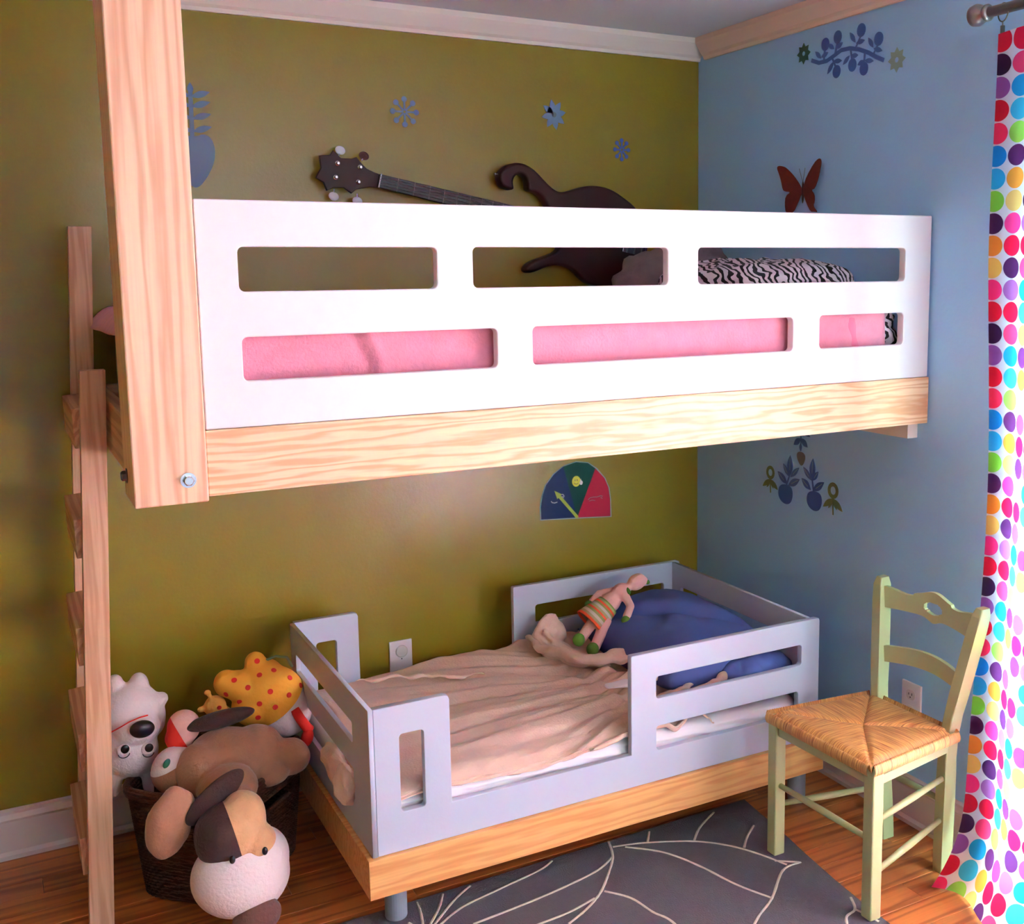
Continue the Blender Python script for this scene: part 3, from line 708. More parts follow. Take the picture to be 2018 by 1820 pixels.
# ================================================================ RUSH SEATED CHAIR
ch = thing('rush_seat_chair', 'small sage green ladder back chair with a woven rush seat', 'chair', (-.3, -1.24, 0))
zf = .0125
def post(p, top, s=.0165, zb=0):
    (x0, y0), (x1, y1, z1) = p, top
    return hexa([(x0-s, y0-s, zb), (x0+s, y0-s, zb), (x0+s, y0+s, zb), (x0-s, y0+s, zb), (x1-s, y1-s, z1), (x1+s, y1-s, z1), (x1+s, y1+s, z1), (x1-s, y1+s, z1)], .004)
FL, FR = (-.462, -1.066), (-.450, -1.425)
obj('leg', post(FL, (FL[0], FL[1], .409), .0175, zf), M['chair'], ch)
obj('leg', post(FR, (FR[0], FR[1], .409), .0175, zf), M['chair'], ch)
BLs = [(-.124, -1.133, .0), (-.150, -1.122, .40), (-.128, -1.100, .742)]
BRs = [(-.120, -1.342, .0), (-.148, -1.374, .40), (-.128, -1.452, .745)]
def back_post(s, wx=.020, wy=.0155):
    b = bmesh.new(); R = []
    pts = []
    for i in range(2):
        for k in range(6):
            t = k/6; pts.append(Vector(s[i]).lerp(Vector(s[i+1]), t))
    pts.append(Vector(s[2])); pts.append(Vector(s[2])+Vector((.002, 0, .008)))
    # ease the knee
    q = [pts[0]]+[(pts[i-1]+pts[i]*2+pts[i+1])/4 for i in range(1, len(pts)-1)]+[pts[-1]]
    for i, p in enumerate(q):
        k = .72 if i == len(q)-1 else 1
        R.append([b.verts.new(p+Vector((a*wx*k, c*wy*k, 0))) for a, c in ((-1, -1), (1, -1), (1, 1), (-1, 1))])
    for A, B in zip(R, R[1:]):
        for j in range(4): b.faces.new((A[j], A[(j+1) % 4], B[(j+1) % 4], B[j]))
    b.faces.new(R[0][::-1]); b.faces.new(R[-1])
    es = [e for e in b.edges if abs((e.verts[0].co-e.verts[1].co).normalized()[2]) > .8]
    bmesh.ops.bevel(b, geom=es, offset=.004, segments=2, affect='EDGES', profile=.5)
    return b
obj('back_post', back_post(BLs), M['chair'], ch); obj('back_post', back_post(BRs), M['chair'], ch)
NR = 26
def slat(yA, yB, zlo, zhi, bow, name, crest=0, hole=False, xo=-.150):
    """curved back slat between the posts"""
    n = 90; b = bmesh.new(); F = []; K = []
    for i in range(n+1):
        t = i/n; y = yA+(yB-yA)*t; x = xo+bow*math.sin(PI*t)
        zh = zhi(t); zl = zlo(t); col = []
        rows_ = NR
        for j in range(rows_+1): col.append((x, y, zl+(zh-zl)*j/rows_))
        F.append([b.verts.new((p[0]-.006, p[1], p[2])) for p in col]); K.append([b.verts.new((p[0]+.006, p[1], p[2])) for p in col])
    skip = set()
    if hole:
        for i in range(n):
            for j in range(NR):
                tt = (i+.5)/n; zz = (j+.5)/NR
                if (abs(tt-.5)/.10)**2.6+(abs(zz-.45)/.20)**2.6 < 1: skip.add((i, j))
    for i in range(n):
        for j in range(NR):
            if (i, j) in skip:
                for (di, dj, e0, e1) in ((-1, 0, (i, j), (i, j+1)), (1, 0, (i+1, j+1), (i+1, j)), (0, -1, (i+1, j), (i, j)), (0, 1, (i, j+1), (i+1, j+1))):
                    if (i+di, j+dj) not in skip:
                        a_, c_ = e0, e1; b.faces.new((F[a_[0]][a_[1]], F[c_[0]][c_[1]], K[c_[0]][c_[1]], K[a_[0]][a_[1]]))
                continue
            b.faces.new((F[i][j], F[i][j+1], F[i+1][j+1], F[i+1][j])); b.faces.new((K[i][j], K[i+1][j], K[i+1][j+1], K[i][j+1]))
    for i in range(n):
        b.faces.new((F[i][NR], K[i][NR], K[i+1][NR], F[i+1][NR])); b.faces.new((F[i][0], F[i+1][0], K[i+1][0], K[i][0]))
    return obj(name, b, M['chair'], ch, False)
def top_hi(t):
    return .722+.004*t+.020*math.exp(-((t-.5)/.15)**2)+.006*math.cos((t-.5)*PI*4)*(abs(t-.5) > .2)
def top_lo(t): return .668-.004*t+.006*math.sin(PI*t)-.012*math.exp(-((t-.5)/.07)**2)
slat(-1.112, -1.434, top_lo, top_hi, .028, 'crest_rail', hole=True, xo=-.132)
slat(-1.118, -1.412, lambda t: .515+.012*math.sin(PI*t), lambda t: .560+.014*math.sin(PI*t), .028, 'back_slat', xo=-.139)
def rail(p, q, w_, h_, name='seat_rail'):
    p, q = Vector(p), Vector(q); d_ = (q-p).normalized(); n_ = Vector((-d_[1], d_[0], 0))*w_
    return obj(name, hexa([p-n_-Vector((0, 0, h_)), q-n_-Vector((0, 0, h_)), q+n_-Vector((0, 0, h_)), p+n_-Vector((0, 0, h_)), p-n_+Vector((0, 0, h_)), q-n_+Vector((0, 0, h_)), q+n_+Vector((0, 0, h_)), p+n_+Vector((0, 0, h_))], .002), M['chair'], ch)
rail((-.462, -1.083, .370), (-.450, -1.408, .370), .009, .017)
rail((-.433, -1.425, .368), (-.166, -1.380, .368), .009, .012)
rail((-.445, -1.066, .368), (-.166, -1.120, .368), .009, .012)
rail((-.15, -1.134, .368), (-.148, -1.362, .368), .009, .012)
def rod(p, q, r=.0085): obj('stretcher', tube([p, Vector(p).lerp(Vector(q), .5), q], [r*.85, r*1.1, r*.85], 12), M['chair'], ch, True)
rod((-.462, -1.083, .212), (-.450, -1.408, .212))
rod((-.446, -1.066, .150), (-.145, -1.128, .150))
rod((-.435, -1.425, .262), (-.155, -1.368, .278)); rod((-.435, -1.425, .128), (-.145, -1.355, .155))
rod((-.138, -1.135, .20), (-.137, -1.352, .205))
# rush seat: four wedges of cord over a padded shape
cor = [Vector((-.487, -1.088)), Vector((-.478, -1.452)), Vector((-.130, -1.405)), Vector((-.148, -1.096))]
cor = [Vector((-.485, -1.060)), Vector((-.474, -1.440)), Vector((-.150, -1.402)), Vector((-.152, -1.092))]
cen = Vector((-.325, -1.248))
def rush(A, B):
    b = bmesh.new(); uvl = b.loops.layers.uv.new('uv'); nu, nv = 168, 16; G = []; ln_ = (B-A).length; strands = ln_/.0072
    for i in range(nu+1):
        u = i/nu; E = A.lerp(B, u); r = []
        for j in range(nv+4):
            if j <= nv:
                v = j/nv    # 0 edge, 1 centre line
                # cords run perpendicular to the rail until they meet the diagonals
                lim = min(1, min(u, 1-u)*2)
                tgt = E.lerp(cen, 1) if False else E+(cen-A.lerp(B, .5))*1.0
                k = lim
                P_ = E+(tgt-E)*v*k
                e_ = v*k
                z = .421+.004*math.sin(min(1, e_*2.2)*PI/2)-.006*e_-.016*(1-min(1, e_/.14))**2
                z -= .007*math.exp(-((1-v)*lim/.05)**2)*(1 if lim < 1 else .3)
                out = Vector((0, 0))
            else:
                m_ = j-nv
            r.append((P_, z, v*k))
        r = r[:nv+1]
        nrm = (A.lerp(B, .5)-cen).normalized()
        edge = []
        for m_ in range(1, 7):
            a_ = m_/6*PI*.75; edge.append((E+nrm*(.014*math.sin(a_)), .405-.0+.017*math.cos(a_)-.017*0-.001, -.02*m_))
        seq = edge[::-1]+r
        rid = .0013*abs(math.sin(u*strands*PI))
        G.append([b.verts.new((p[0]+nrm[0]*rid*(k_ < 6), p[1]+nrm[1]*rid*(k_ < 6), z+rid*(k_ >= 4))) for k_, (p, z, w_) in enumerate(seq)])
        if i == 0: W_ = [q[2] for q in seq]
    for i in range(nu):
        for j in range(len(G[0])-1):
            vs = (G[i][j], G[i+1][j], G[i+1][j+1], G[i][j+1])
            try: f = b.faces.new(vs)
            except ValueError: continue
            for lp, (a_, c_) in zip(f.loops, ((i, j), (i+1, j), (i+1, j+1), (i, j+1))): lp[uvl].uv = (a_/nu*ln_*2.2, c_*.05+ln_*7)
    return obj('rush_wedge', b, M['rush'], seat, True)
seat = obj('seat', box(-.44, -.17, -1.40, -1.10, .384, .405, .01), M['wicker'], ch)
for k in range(4): rush(cor[k], cor[(k+1) % 4])

# ================================================================ CURTAIN AND ROD
rd = thing('curtain_rod', 'brushed grey curtain rod with a round finial above the dotted curtain', 'rod', (-.1, -2.4, 2.2))
obj('pole', tube([(-.1, -1.375, 2.2), (-.1, -3.5, 2.2)], .0125, 20), M['greyrod'], rd, True)
obj('finial', lathe([(.013, 0), (.02, .004), (.02, .010), (.0135, .013), (.0135, .018), (.022, .024), (.0265, .036), (.024, .05), (.014, .058), (.004, .060)], 28, Matrix.Translation((-.1, -1.382, 2.2))@Matrix.Rotation(-PI/2, 4, 'X')), M['greyrod'], rd, True)
for y in (-1.52, -3.4):
    obj('bracket', box(-.1, -.001, y-.006, y+.006, 2.19, 2.20, .001, bm=box(-.006, -.001, y-.015, y+.015, 2.16, 2.24, .001)), M['greyrod'], rd)
cu = thing('curtain', 'white curtain printed with rows of bright coloured dots', 'curtain', (-.1, -2.3, 0))
def fold(y, s, z):
    q = 1-z/2.14
    a = .018+.020*q
    ph = s*22+.6*math.sin(q*3)
    x = -.1+a*math.sin(ph)-.5*a
    edge = math.exp(-(s/.35)**2)
    x -= edge*.095*max(0, (.32-z)/.32)**3
    x -= .008*q*math.exp(-((s-.25)/.3)**2)
    return x
def curtain():
    b = bmesh.new(); uvl = b.loops.layers.uv.new('uv'); ns, nz = 320, 90; G = []; U = []
    for j in range(nz+1):
        z = 2.142-(2.142-.004)*j/nz; row_ = []; ur = []; L_ = .0; last = None
        for i in range(ns+1):
            s = i/ns*1.95; q = 1-z/2.14
            y = -1.418-s+.020*math.sin(s*11+1)*q*(1-math.exp(-s/.1))
            y += .012*math.sin(q*9)*math.exp(-(s/.12)**2)*min(1, q*4)
            y += .020*max(0, (.22-z)/.22)**2*math.exp(-(s/.25)**2)
            p = Vector((fold(y, s, z), y, z+(.010*math.sin(s*22) if j == 0 else 0)))
            if last is not None: L_ += ((p-last)*Vector((1, 1, 0))).length
            last = p; row_.append(b.verts.new(p)); ur.append((L_+.018, z+.022))
        G.append(row_); U.append(ur)
    for j in range(nz):
        for i in range(ns):
            f = b.faces.new((G[j][i], G[j][i+1], G[j+1][i+1], G[j+1][i]))
            for lp, uv in zip(f.loops, (U[j][i], U[j][i+1], U[j+1][i+1], U[j+1][i])): lp[uvl].uv = uv
    o = obj('cloth', b, M['curtain'], cu, True)
    # turned-over side hem
    h = bmesh.new(); uvh = h.loops.layers.uv.new('uv'); GH = []
    for j in range(nz+1):
        v0 = [Vector(o.data.vertices[j*(ns+1)+i].co) for i in range(0, 6)]
        GH.append([(h.verts.new(p+Vector((.004, .0, 0))), (U[j][i][0], U[j][i][1])) for i, p in enumerate(v0)])
    for j in range(nz):
        for i in range(5):
            q = (GH[j][i], GH[j][i+1], GH[j+1][i+1], GH[j+1][i]); f = h.faces.new([k[0] for k in q])
            for lp, k in zip(f.loops, q): lp[uvh].uv = k[1]
    obj('side_hem', h, M['curtain'], cu, True)
curtain()
for k in range(12):
    y = -1.422-k*.165; x = -.1
    rg = obj('ring', tube([(x+.019*math.sin(a*PI/12)*.25, y+.019*math.sin(a*PI/12), 2.192+.021*math.cos(a*PI/12)-.0) for a in range(24)], .0016, 8, closed=True), M['darksteel'], rd, True)
    obj('clip', box(x-.004, x+.004, y-.004, y+.004, 2.128, 2.162, .001, bm=tube([(x, y, 2.172), (x, y, 2.158)], .0015, 6)), M['darksteel'], rg)

# ================================================================ RUG
rg = thing('grey_rug', 'grey rug with fine cream leaf veins in front of the toddler bed', 'rug', (-1.2, -1.5, 0))
rp = [(-.352, -.775), (-.375, -.99), (-.392, -1.10), (-.410, -1.243), (-.424, -1.40), (-.432, -1.7), (-.44, -2.3), (-1.62, -2.33), (-1.60, -.79)]
plate('pile', rp, [], .012, Matrix(), M['rug'], rg, .003, 2)
VL = [[(-.829, -.785), (-.859, -.86), (-.91, -.927), (-.973, -.996), (-1.039, -1.043), (-1.108, -1.077)], [(-.859, -.86), (-.928, -.9), (-1.042, -.927), (-1.161, -.945), (-1.31, -.96)],
      [(-.834, -.816), (-.746, -.842), (-.628, -.901), (-.554, -.97), (-.508, -1.048), (-.475, -1.132)], [(-.804, -.834), (-.727, -.912), (-.681, -1.02), (-.65, -1.139), (-.608, -1.237)],
      [(-.961, -.996), (-.918, -1.057), (-.902, -1.137), (-.882, -1.208), (-.90, -1.4)], [(-.998, -1.011), (-1.081, -1.033), (-1.169, -1.041), (-1.3, -1.05)],
      [(-.435, -1.14), (-.502, -1.148), (-.608, -1.237), (-.69, -1.287), (-.75, -1.34), (-.82, -1.45)], [(-.524, -1.005), (-.481, -.961), (-.425, -.918)], [(-.623, -.905), (-.565, -.849), (-.479, -.796)],
      [(-.737, -.843), (-.703, -.796)], [(-1.012, -.796), (-1.063, -.822), (-1.196, -.852), (-1.316, -.883), (-1.42, -.95)], [(-1.251, -.798), (-1.314, -.841), (-1.41, -.93)],
      [(-1.327, -.798), (-1.361, -.857), (-1.42, -.93)], [(-1.398, -.8), (-1.404, -.845), (-1.425, -.93)], [(-.433, -1.335), (-.46, -1.38), (-.502, -1.396), (-.54, -1.45)], [(-.46, -1.38), (-.452, -1.41), (-.445, -1.45)],
      [(-.491, -1.099), (-.438, -1.138)], [(-1.445, -.875), (-1.43, -.92), (-1.42, -.96)], [(-1.42, -.93), (-1.45, -1.3), (-1.5, -1.8)], [(-.82, -1.45), (-1.0, -1.6), (-1.2, -1.9)]]
for p_ in VL:
    q = []
    P_ = [Vector(a) for a in p_]
    for i in range(len(P_)-1):
        p0, p1, p2, p3 = P_[max(0, i-1)], P_[i], P_[i+1], P_[min(len(P_)-1, i+2)]
        for k in range(8):
            t = k/8; q.append(.5*((2*p1)+(-p0+p2)*t+(2*p0-5*p1+4*p2-p3)*t*t+(-p0+3*p1-3*p2+p3)*t**3))
    q.append(P_[-1]); b = bmesh.new()
    prev = None
    for i, a in enumerate(q):
        d_ = (q[min(i+1, len(q)-1)]-q[max(0, i-1)]).normalized(); n_ = Vector((-d_[1], d_[0]))*(.0038+.001*noise.noise(Vector((i*.9, a[0]*5, 0))))
        cur = [b.verts.new((a[0]+n_[0]*s, a[1]+n_[1]*s, z)) for s, z in ((1, .0118), (.6, .0135), (-.6, .0135), (-1, .0118))]
        if prev:
            for k in range(3): b.faces.new((prev[k], prev[k+1], cur[k+1], cur[k]))
        prev = cur
    obj('yarn_line', b, M['rugline'], rg, True)

# ================================================================ OUTLETS
oc = thing('round_outlet_cover', 'white wall plate with a round plug cover on the olive wall', 'outlet', (-1.155, 0, .36))
obj('plate', box(-1.1925, -1.117, -.007, -.0003, .300, .4215, .002), M['outlet'], oc)
obj('plug_cover', lathe([(.020, 0), (.020, .004), (.017, .006)], 28, Matrix.Translation((-1.153, -.007, .386))@Matrix.Rotation(PI/2, 4, 'X')), M['outlet2'], oc)
obj('screw', lathe([(.002, 0), (.002, .0012)], 10, Matrix.Translation((-1.153, -.007, .361))@Matrix.Rotation(PI/2, 4, 'X')), M['black'], oc)
oc = thing('duplex_outlet', 'white duplex electrical outlet low on the blue wall behind the chair', 'outlet', (0, -1.10, .36))
obj('plate', box(-.007, -.0003, -1.138, -1.064, .300, .418, .002), M['outlet'], oc)
for z in (.383, .335):
    rcp = plate('receptacle', [(a_-1.101, c_+z) for a_, c_ in rr(-.017, .017, -.0145, .0145, .012, 5)], [], .003, YZ(-.0095), M['outlet2'], oc, .0006, 1)
    for y, h_ in ((-.006, .006), (.006, .005)): obj('slot', box(-.0105, -.0093, -1.101+y-.001, -1.101+y+.001, z-.001, z+h_), M['black'], rcp)
    obj('slot', lathe([(.002, 0), (.002, .001)], 10, Matrix.Translation((-.0095, -1.101, z-.007))@Matrix.Rotation(-PI/2, 4, 'Y')), M['black'], rcp)

# ================================================================ WALL DECALS
def ell(cx, cy, a, b_, rot=0, n=18):
    return [(cx+a*math.cos(t)*math.cos(rot)-b_*math.sin(t)*math.sin(rot), cy+a*math.cos(t)*math.sin(rot)+b_*math.sin(t)*math.cos(rot)) for t in [2*PI*k/n for k in range(n)]]
def leafp(base, tip, w_, n=8):
    B, T = Vector(base), Vector(tip); d_ = T-B; n_ = Vector((-d_[1], d_[0])).normalized()*w_
    o = []
    for k in range(n+1): o.append(tuple(B+d_*(k/n)+n_*math.sin(PI*k/n)))
    for k in range(1, n): o.append(tuple(B+d_*(1-k/n)-n_*math.sin(PI*k/n)))
    return o
def ribbon(pts, w_):
    P_ = [Vector(p) for p in pts]; L_, R2 = [], []
    for i, p in enumerate(P_):
        d_ = (P_[min(i+1, len(P_)-1)]-P_[max(0, i-1)]).normalized(); n_ = Vector((-d_[1], d_[0]))*w_
        L_.append(tuple(p+n_)); R2.append(tuple(p-n_))
    return L_+R2[::-1]
class Decal:
    def __init__(s, name, label, m, plane, cat='decal', group=None, c=(0, 0, 0)):
        s.t = thing(name, label, cat, c, group); s.m = m; s.plane = plane; s.k = 0
    def add(s, name, poly, m=None, holes=()):
        lift = .0004*(s.k % 5)
        th = .0012+lift
        mt = XZ(-.0002) if s.plane == 'g' else YZ(-.0002-th)
        s.k += 1
        return plate(name, poly, holes, th, mt, m or s.m, s.t, .0002, 0)
def burst(cx, cz, r, name, label, m, group, sx=1.0):
    d_ = Decal(name, label, m, 'g', group=group, c=(cx, 0, cz))
    for k in range(8):
        a = k*PI/4+PI/8*0; dx, dz_ = math.cos(a)*sx, math.sin(a)
        d_.add('arm', ribbon([(cx+dx*.004, cz+dz_*.004), (cx+dx*r*.7, cz+dz_*r*.7)], .0028))
        d_.add('tip', ell(cx+dx*r*.82, cz+dz_*r*.82, r*.19, r*.19, 0, 12))
    return d_
burst(-1.083, 2.083, .046, 'snowflake_decal', 'round grey blue snowflake decal on the olive wall left of the star flower', M['decalblue2'], None)
burst(-.315, 2.004, .038, 'snowflake_decal', 'narrow blue snowflake decal on the olive wall nearest the room corner', M['decalblue'], None, .85)
d_ = Decal('star_flower_decal', 'dusty blue eight petalled star flower decal high on the olive wall', M['decalblue2'], 'g', c=(-.572, 0, 2.105))
for k in range(8):
    a = k*PI/4+.2; d_.add('petal', leafp((-.572, 2.105), (-.572+.045*math.cos(a), 2.105+.049*math.sin(a)), .0105))
d_.add('flower_disc', ell(-.572, 2.105, .026, .027, 0, 20)); d_.k = 4
d_.add('flower_centre', ell(-.572, 2.105, .009, .009, 0, 12), M['decalbrown'])
d_ = Decal('fern_pot_decal', 'blue potted fern decal on the olive wall half hidden by the post', M['decalblue2'], 'g', c=(-1.705, 0, 1.95))
d_.add('pot', smoothpoly([(-1.705, 1.975), (-1.665, 1.99), (-1.643, 1.955), (-1.650, 1.90), (-1.690, 1.838), (-1.715, 1.838), (-1.755, 1.90), (-1.765, 1.955), (-1.745, 1.99)], 2))
d_.add('stem', ribbon([(-1.705, 1.97), (-1.703, 2.11)], .006))
for z in (1.995, 2.03, 2.063, 2.09):
    for s_ in (1, -1): d_.add('leaf', leafp((-1.703, z-.004), (-1.703+s_*.052, z+.012), .009))
d_.add('leaf', leafp((-1.703, 2.09), (-1.703, 2.125), .008))
def flower(cy, cz, r, name, label, m):
    d_ = Decal(name, label, m, 'b', c=(0, cy, cz))
    d_.add('flower', [(cy+r*(1.0 if k % 2 == 0 else .68)*math.cos(k*PI/8), cz+r*(1.0 if k % 2 == 0 else .68)*math.sin(k*PI/8)) for k in range(16)], None, [ell(cy, cz, r*.22, r*.22, 0, 10)])
flower(-.573, 2.250, .032, 'small_flower_decal', 'small dark green flower decal beside the berry branch', M['decalteal'])
flower(-.972, 2.166, .034, 'small_flower_decal', 'faint pale green flower decal near the curtain rod', M['decalpale'])
d_ = Decal('branch_decal', 'blue arching berry branch decal high on the blue wall', M['decalblue'], 'b', c=(0, -.77, 2.22))
d_.add('stem', ribbon([(-.61, 2.224), (-.645, 2.211), (-.68, 2.211), (-.714, 2.221), (-.744, 2.231), (-.781, 2.23), (-.82, 2.22), (-.86, 2.204), (-.891, 2.187), (-.922, 2.173)], .006))
for (c_, t_), a in zip([((-.673, 2.26), 2.275), ((-.728, 2.271), 2.289), ((-.828, 2.272), 2.290), ((-.90, 2.235), 2.253), ((-.725, 2.173), 2.156), ((-.793, 2.181), 2.163), ((-.842, 2.163), 2.147)], range(7)):
    d_.add('berry', ell(c_[0], c_[1], .0175, .019, 0, 16))
for p_, q_ in [((-.673, 2.26), (-.668, 2.215)), ((-.728, 2.26), (-.718, 2.225)), ((-.828, 2.26), (-.806, 2.228)), ((-.90, 2.225), (-.878, 2.195)), ((-.725, 2.18), (-.705, 2.215)), ((-.793, 2.19), (-.785, 2.225)), ((-.842, 2.17), (-.845, 2.205))]:
    d_.add('twig', ribbon([p_, q_], .0028))
for p_, q_ in [((-.655, 2.222), (-.627, 2.247)), ((-.655, 2.225), (-.687, 2.235)), ((-.712, 2.240), (-.687, 2.258)), ((-.721, 2.239), (-.751, 2.252)), ((-.804, 2.242), (-.781, 2.274)), ((-.806, 2.239), (-.843, 2.242)), ((-.878, 2.215), (-.857, 2.246)), ((-.88, 2.212), (-.915, 2.200)), ((-.711, 2.204), (-.685, 2.172)), ((-.711, 2.204), (-.748, 2.201)), ((-.781, 2.210), (-.752, 2.188)), ((-.785, 2.207), (-.817, 2.205)), ((-.843, 2.186), (-.815, 2.177)), ((-.845, 2.185), (-.881, 2.178))]:
    d_.add('leaf', leafp(p_, q_, .007))
for nm, lb, pot, lv, st in (('potted_plant_decal', 'dark blue potted plant decal on the blue wall, the one nearer the corner', [(-.513, .865), (.040, .031)], [((-.535, .928), (-.536, .998), .014), ((-.532, .926), (-.500, .966), .009), ((-.538, .926), (-.581, .964), .009), ((-.522, .900), (-.472, .936), .012), ((-.527, .897), (-.585, .926), .012)], [(-.515, .89), (-.535, .935)]),
                            ('potted_plant_decal', 'blue potted plant decal on the blue wall, the one nearer the window', [(-.657, .868), (.039, .030)], [((-.645, .935), (-.649, 1.004), .014), ((-.642, .932), (-.602, .970), .009), ((-.648, .932), (-.675, .966), .009), ((-.640, .901), (-.594, .932), .012), ((-.649, .899), (-.703, .936), .012)], [(-.655, .893), (-.645, .94)])):
    d_ = Decal(nm, lb, M['decalblue'], 'b', c=(0, pot[0][0], .92))
    d_.add('pot', smoothpoly([(pot[0][0]-pot[1][0], pot[0][1]+.006), (pot[0][0]-pot[1][0]*.7, pot[0][1]-pot[1][1]*.85), (pot[0][0], pot[0][1]-pot[1][1]*1.1), (pot[0][0]+pot[1][0]*.7, pot[0][1]-pot[1][1]*.75), (pot[0][0]+pot[1][0], pot[0][1]), (pot[0][0]+pot[1][0]*.7, pot[0][1]+pot[1][1]), (pot[0][0]-pot[1][0]*.7, pot[0][1]+pot[1][1]*1.1)], 2))
    d_.add('stem', ribbon(st, .003))
    for p_, q_, w_ in lv:
        d_.add('leaf', leafp(p_, q_, w_)); d_.k = 3; a, c_ = Vector(p_), Vector(q_); d_.add('vein', ribbon([tuple(a.lerp(c_, .3)), tuple(a.lerp(c_, .85))], .0009), M['decalpale']); d_.k = 1
for cy, cz, lb in ((-.433, .925, 'small olive keyhole flower decal nearest the room corner on the blue wall'), (-.745, .917, 'larger olive keyhole flower decal farther from the corner')):
    k = 1 if cy > -.6 else 1.12
    d_ = Decal('keyhole_flower_decal', lb, M['decalgreen'], 'b', c=(0, cy, cz))
    d_.add('ring', ell(cy, cz, .022*k, .023*k), None, [ell(cy, cz, .011*k, .012*k, 0, 14)])
    d_.add('stem', ribbon([(cy, cz-.022*k), (cy-.002, cz-.068*k)], .0022))
    for s_ in (1, -1):
        d_.add('leaf', leafp((cy, cz-.022*k), (cy+s_*.040*k, cz-.052*k), .008*k)); d_.add('leaf', leafp((cy, cz-.024*k), (cy+s_*.017*k, cz-.052*k), .005*k))
d_ = Decal('hanging_flower_decal', 'taupe and blue hanging flower decal just below the loft bed rail', M['decalblue'], 'b', c=(0, -.587, 1.04))
d_.add('stem', ribbon([(-.587, 1.16), (-.588, 1.02)], .0025)); d_.add('drop', leafp((-.587, 1.045), (-.587, 1.018), .006))
for s_ in (1, -1):
    for z, w_ in ((1.035, .034), (1.07, .045), (1.10, .05)): d_.add('petal', leafp((-.587, z+.025), (-.587+s_*w_, z), .010))
d_.add('bud', smoothpoly([(-.57, 1.012), (-.587, 1.018), (-.608, 1.012), (-.612, .995), (-.594, .966), (-.571, .992)], 2), M['decalbrown'])
# butterfly
bf = thing('butterfly', 'dark red paper butterfly pinned to the blue wall', 'butterfly', (0, -.586, 1.84))
def tilt(sgn):
    return Matrix.Translation((-.004, -.584, 0))@Matrix.Rotation(sgn*.30, 4, 'Z')@Matrix.Translation((0, .584, 0))
wl = [(-.584, 1.835), (-.579, 1.848), (-.560, 1.872), (-.539, 1.893), (-.515, 1.912), (-.50, 1.918), (-.480, 1.921), (-.474, 1.914), (-.485, 1.893), (-.494, 1.87), (-.50, 1.846), (-.509, 1.839), (-.535, 1.836), (-.513, 1.825), (-.510, 1.80), (-.514, 1.775), (-.523, 1.768), (-.548, 1.772), (-.566, 1.80)]
wr_ = [(-.584, 1.835), (-.592, 1.856), (-.608, 1.880), (-.65, 1.916), (-.672, 1.926), (-.687, 1.925), (-.692, 1.912), (-.684, 1.89), (-.676, 1.868), (-.657, 1.838), (-.635, 1.836), (-.655, 1.822), (-.657, 1.80), (-.648, 1.787), (-.676, 1.766), (-.656, 1.769), (-.634, 1.770), (-.61, 1.795)]
plate('wing', smoothpoly(wl, 1), [], .0015, tilt(.5)@YZ(-.003), M['butterfly'], bf, .0003, 0)
plate('wing', smoothpoly(wr_, 1), [], .0015, tilt(-.5)@YZ(-.003), M['butterfly'], bf, .0003, 0)
obj('body', blob((-.006, -.585, 1.832), (.004, .004, .034), seg=14), M['darkplush'], bf, True)
for s_ in (1, -1): obj('antenna', tube([(-.006, -.585, 1.862), (-.008, -.585+s_*.006, 1.88), (-.010, -.585+s_*.014, 1.905)], .0006, 5), M['darkplush'], bf)
# mood dial
dd = thing('mood_dial', 'laminated semicircular mood dial with blue green and red sectors and a lime arrow', 'poster', (-.5, 0, .84))
def dp(name, poly, m, k, holes=()): return plate(name, poly, holes, .0012+.0005*k, XZ(-.0002), m, dd, .0002, 0)
ol = [(-.642, .757), (-.643, .80), (-.636, .838), (-.622, .874), (-.592, .908), (-.550, .934), (-.505, .943), (-.460, .936), (-.425, .912), (-.394, .876), (-.378, .84), (-.372, .80), (-.371, .737)]
ctr = (-.5065, .85)
dp('laminate_sheet', [(ctr[0]+(x-ctr[0])*1.035, ctr[1]+(z-ctr[1])*1.03) for x, z in ol], M['laminate'], 0)
pv = (-.5035, .748)
dp('blue_sector', [pv, (-.642, .757), (-.643, .80), (-.636, .838), (-.622, .874), (-.592, .908), (-.555, .932)], M['dblue'], 1)
dp('green_sector', [pv, (-.555, .932), (-.505, .943), (-.460, .936), (-.430, .914)], M['dgreen'], 1)
dp('red_sector', [pv, (-.430, .914), (-.394, .876), (-.378, .84), (-.372, .80), (-.371, .737)], M['dred'], 1)
sm_ = dp('smiley', ell(-.506, .876, .0165, .019), M['yellow'], 2)
for x in (-.511, -.502): plate('smiley_eye', ell(x, .880, .0016, .0035, 0, 10), [], .0003, XZ(-.0024), M['black'], sm_, .00005, 0)
plate('smiley_mouth', ribbon([(-.514, .871), (-.510, .867), (-.505, .866), (-.499, .869)], .0009), [], .0003, XZ(-.0024), M['black'], sm_, .00005, 0)
plate('smiley_hand', smoothpoly([(-.489, .886), (-.486, .877), (-.480, .872), (-.483, .862), (-.490, .861), (-.494, .868), (-.491, .876)], 1), [], .0004, XZ(-.0024), M['outlet'], sm_, .00005, 0)
A_, T_ = Vector(pv), Vector((-.592, .852)); dv_ = (T_-A_).normalized(); nv_ = Vector((-dv_[1], dv_[0]))
hb = T_-dv_*.030
ar = [A_+nv_*.0055, A_-nv_*.0055, hb-nv_*.0055, hb-nv_*.012, T_, hb+nv_*.012, hb+nv_*.0055]
plate('arrow', [tuple(p) for p in ar], [], .0012, XZ(-.004), M['lime'], dd, .0003, 0)
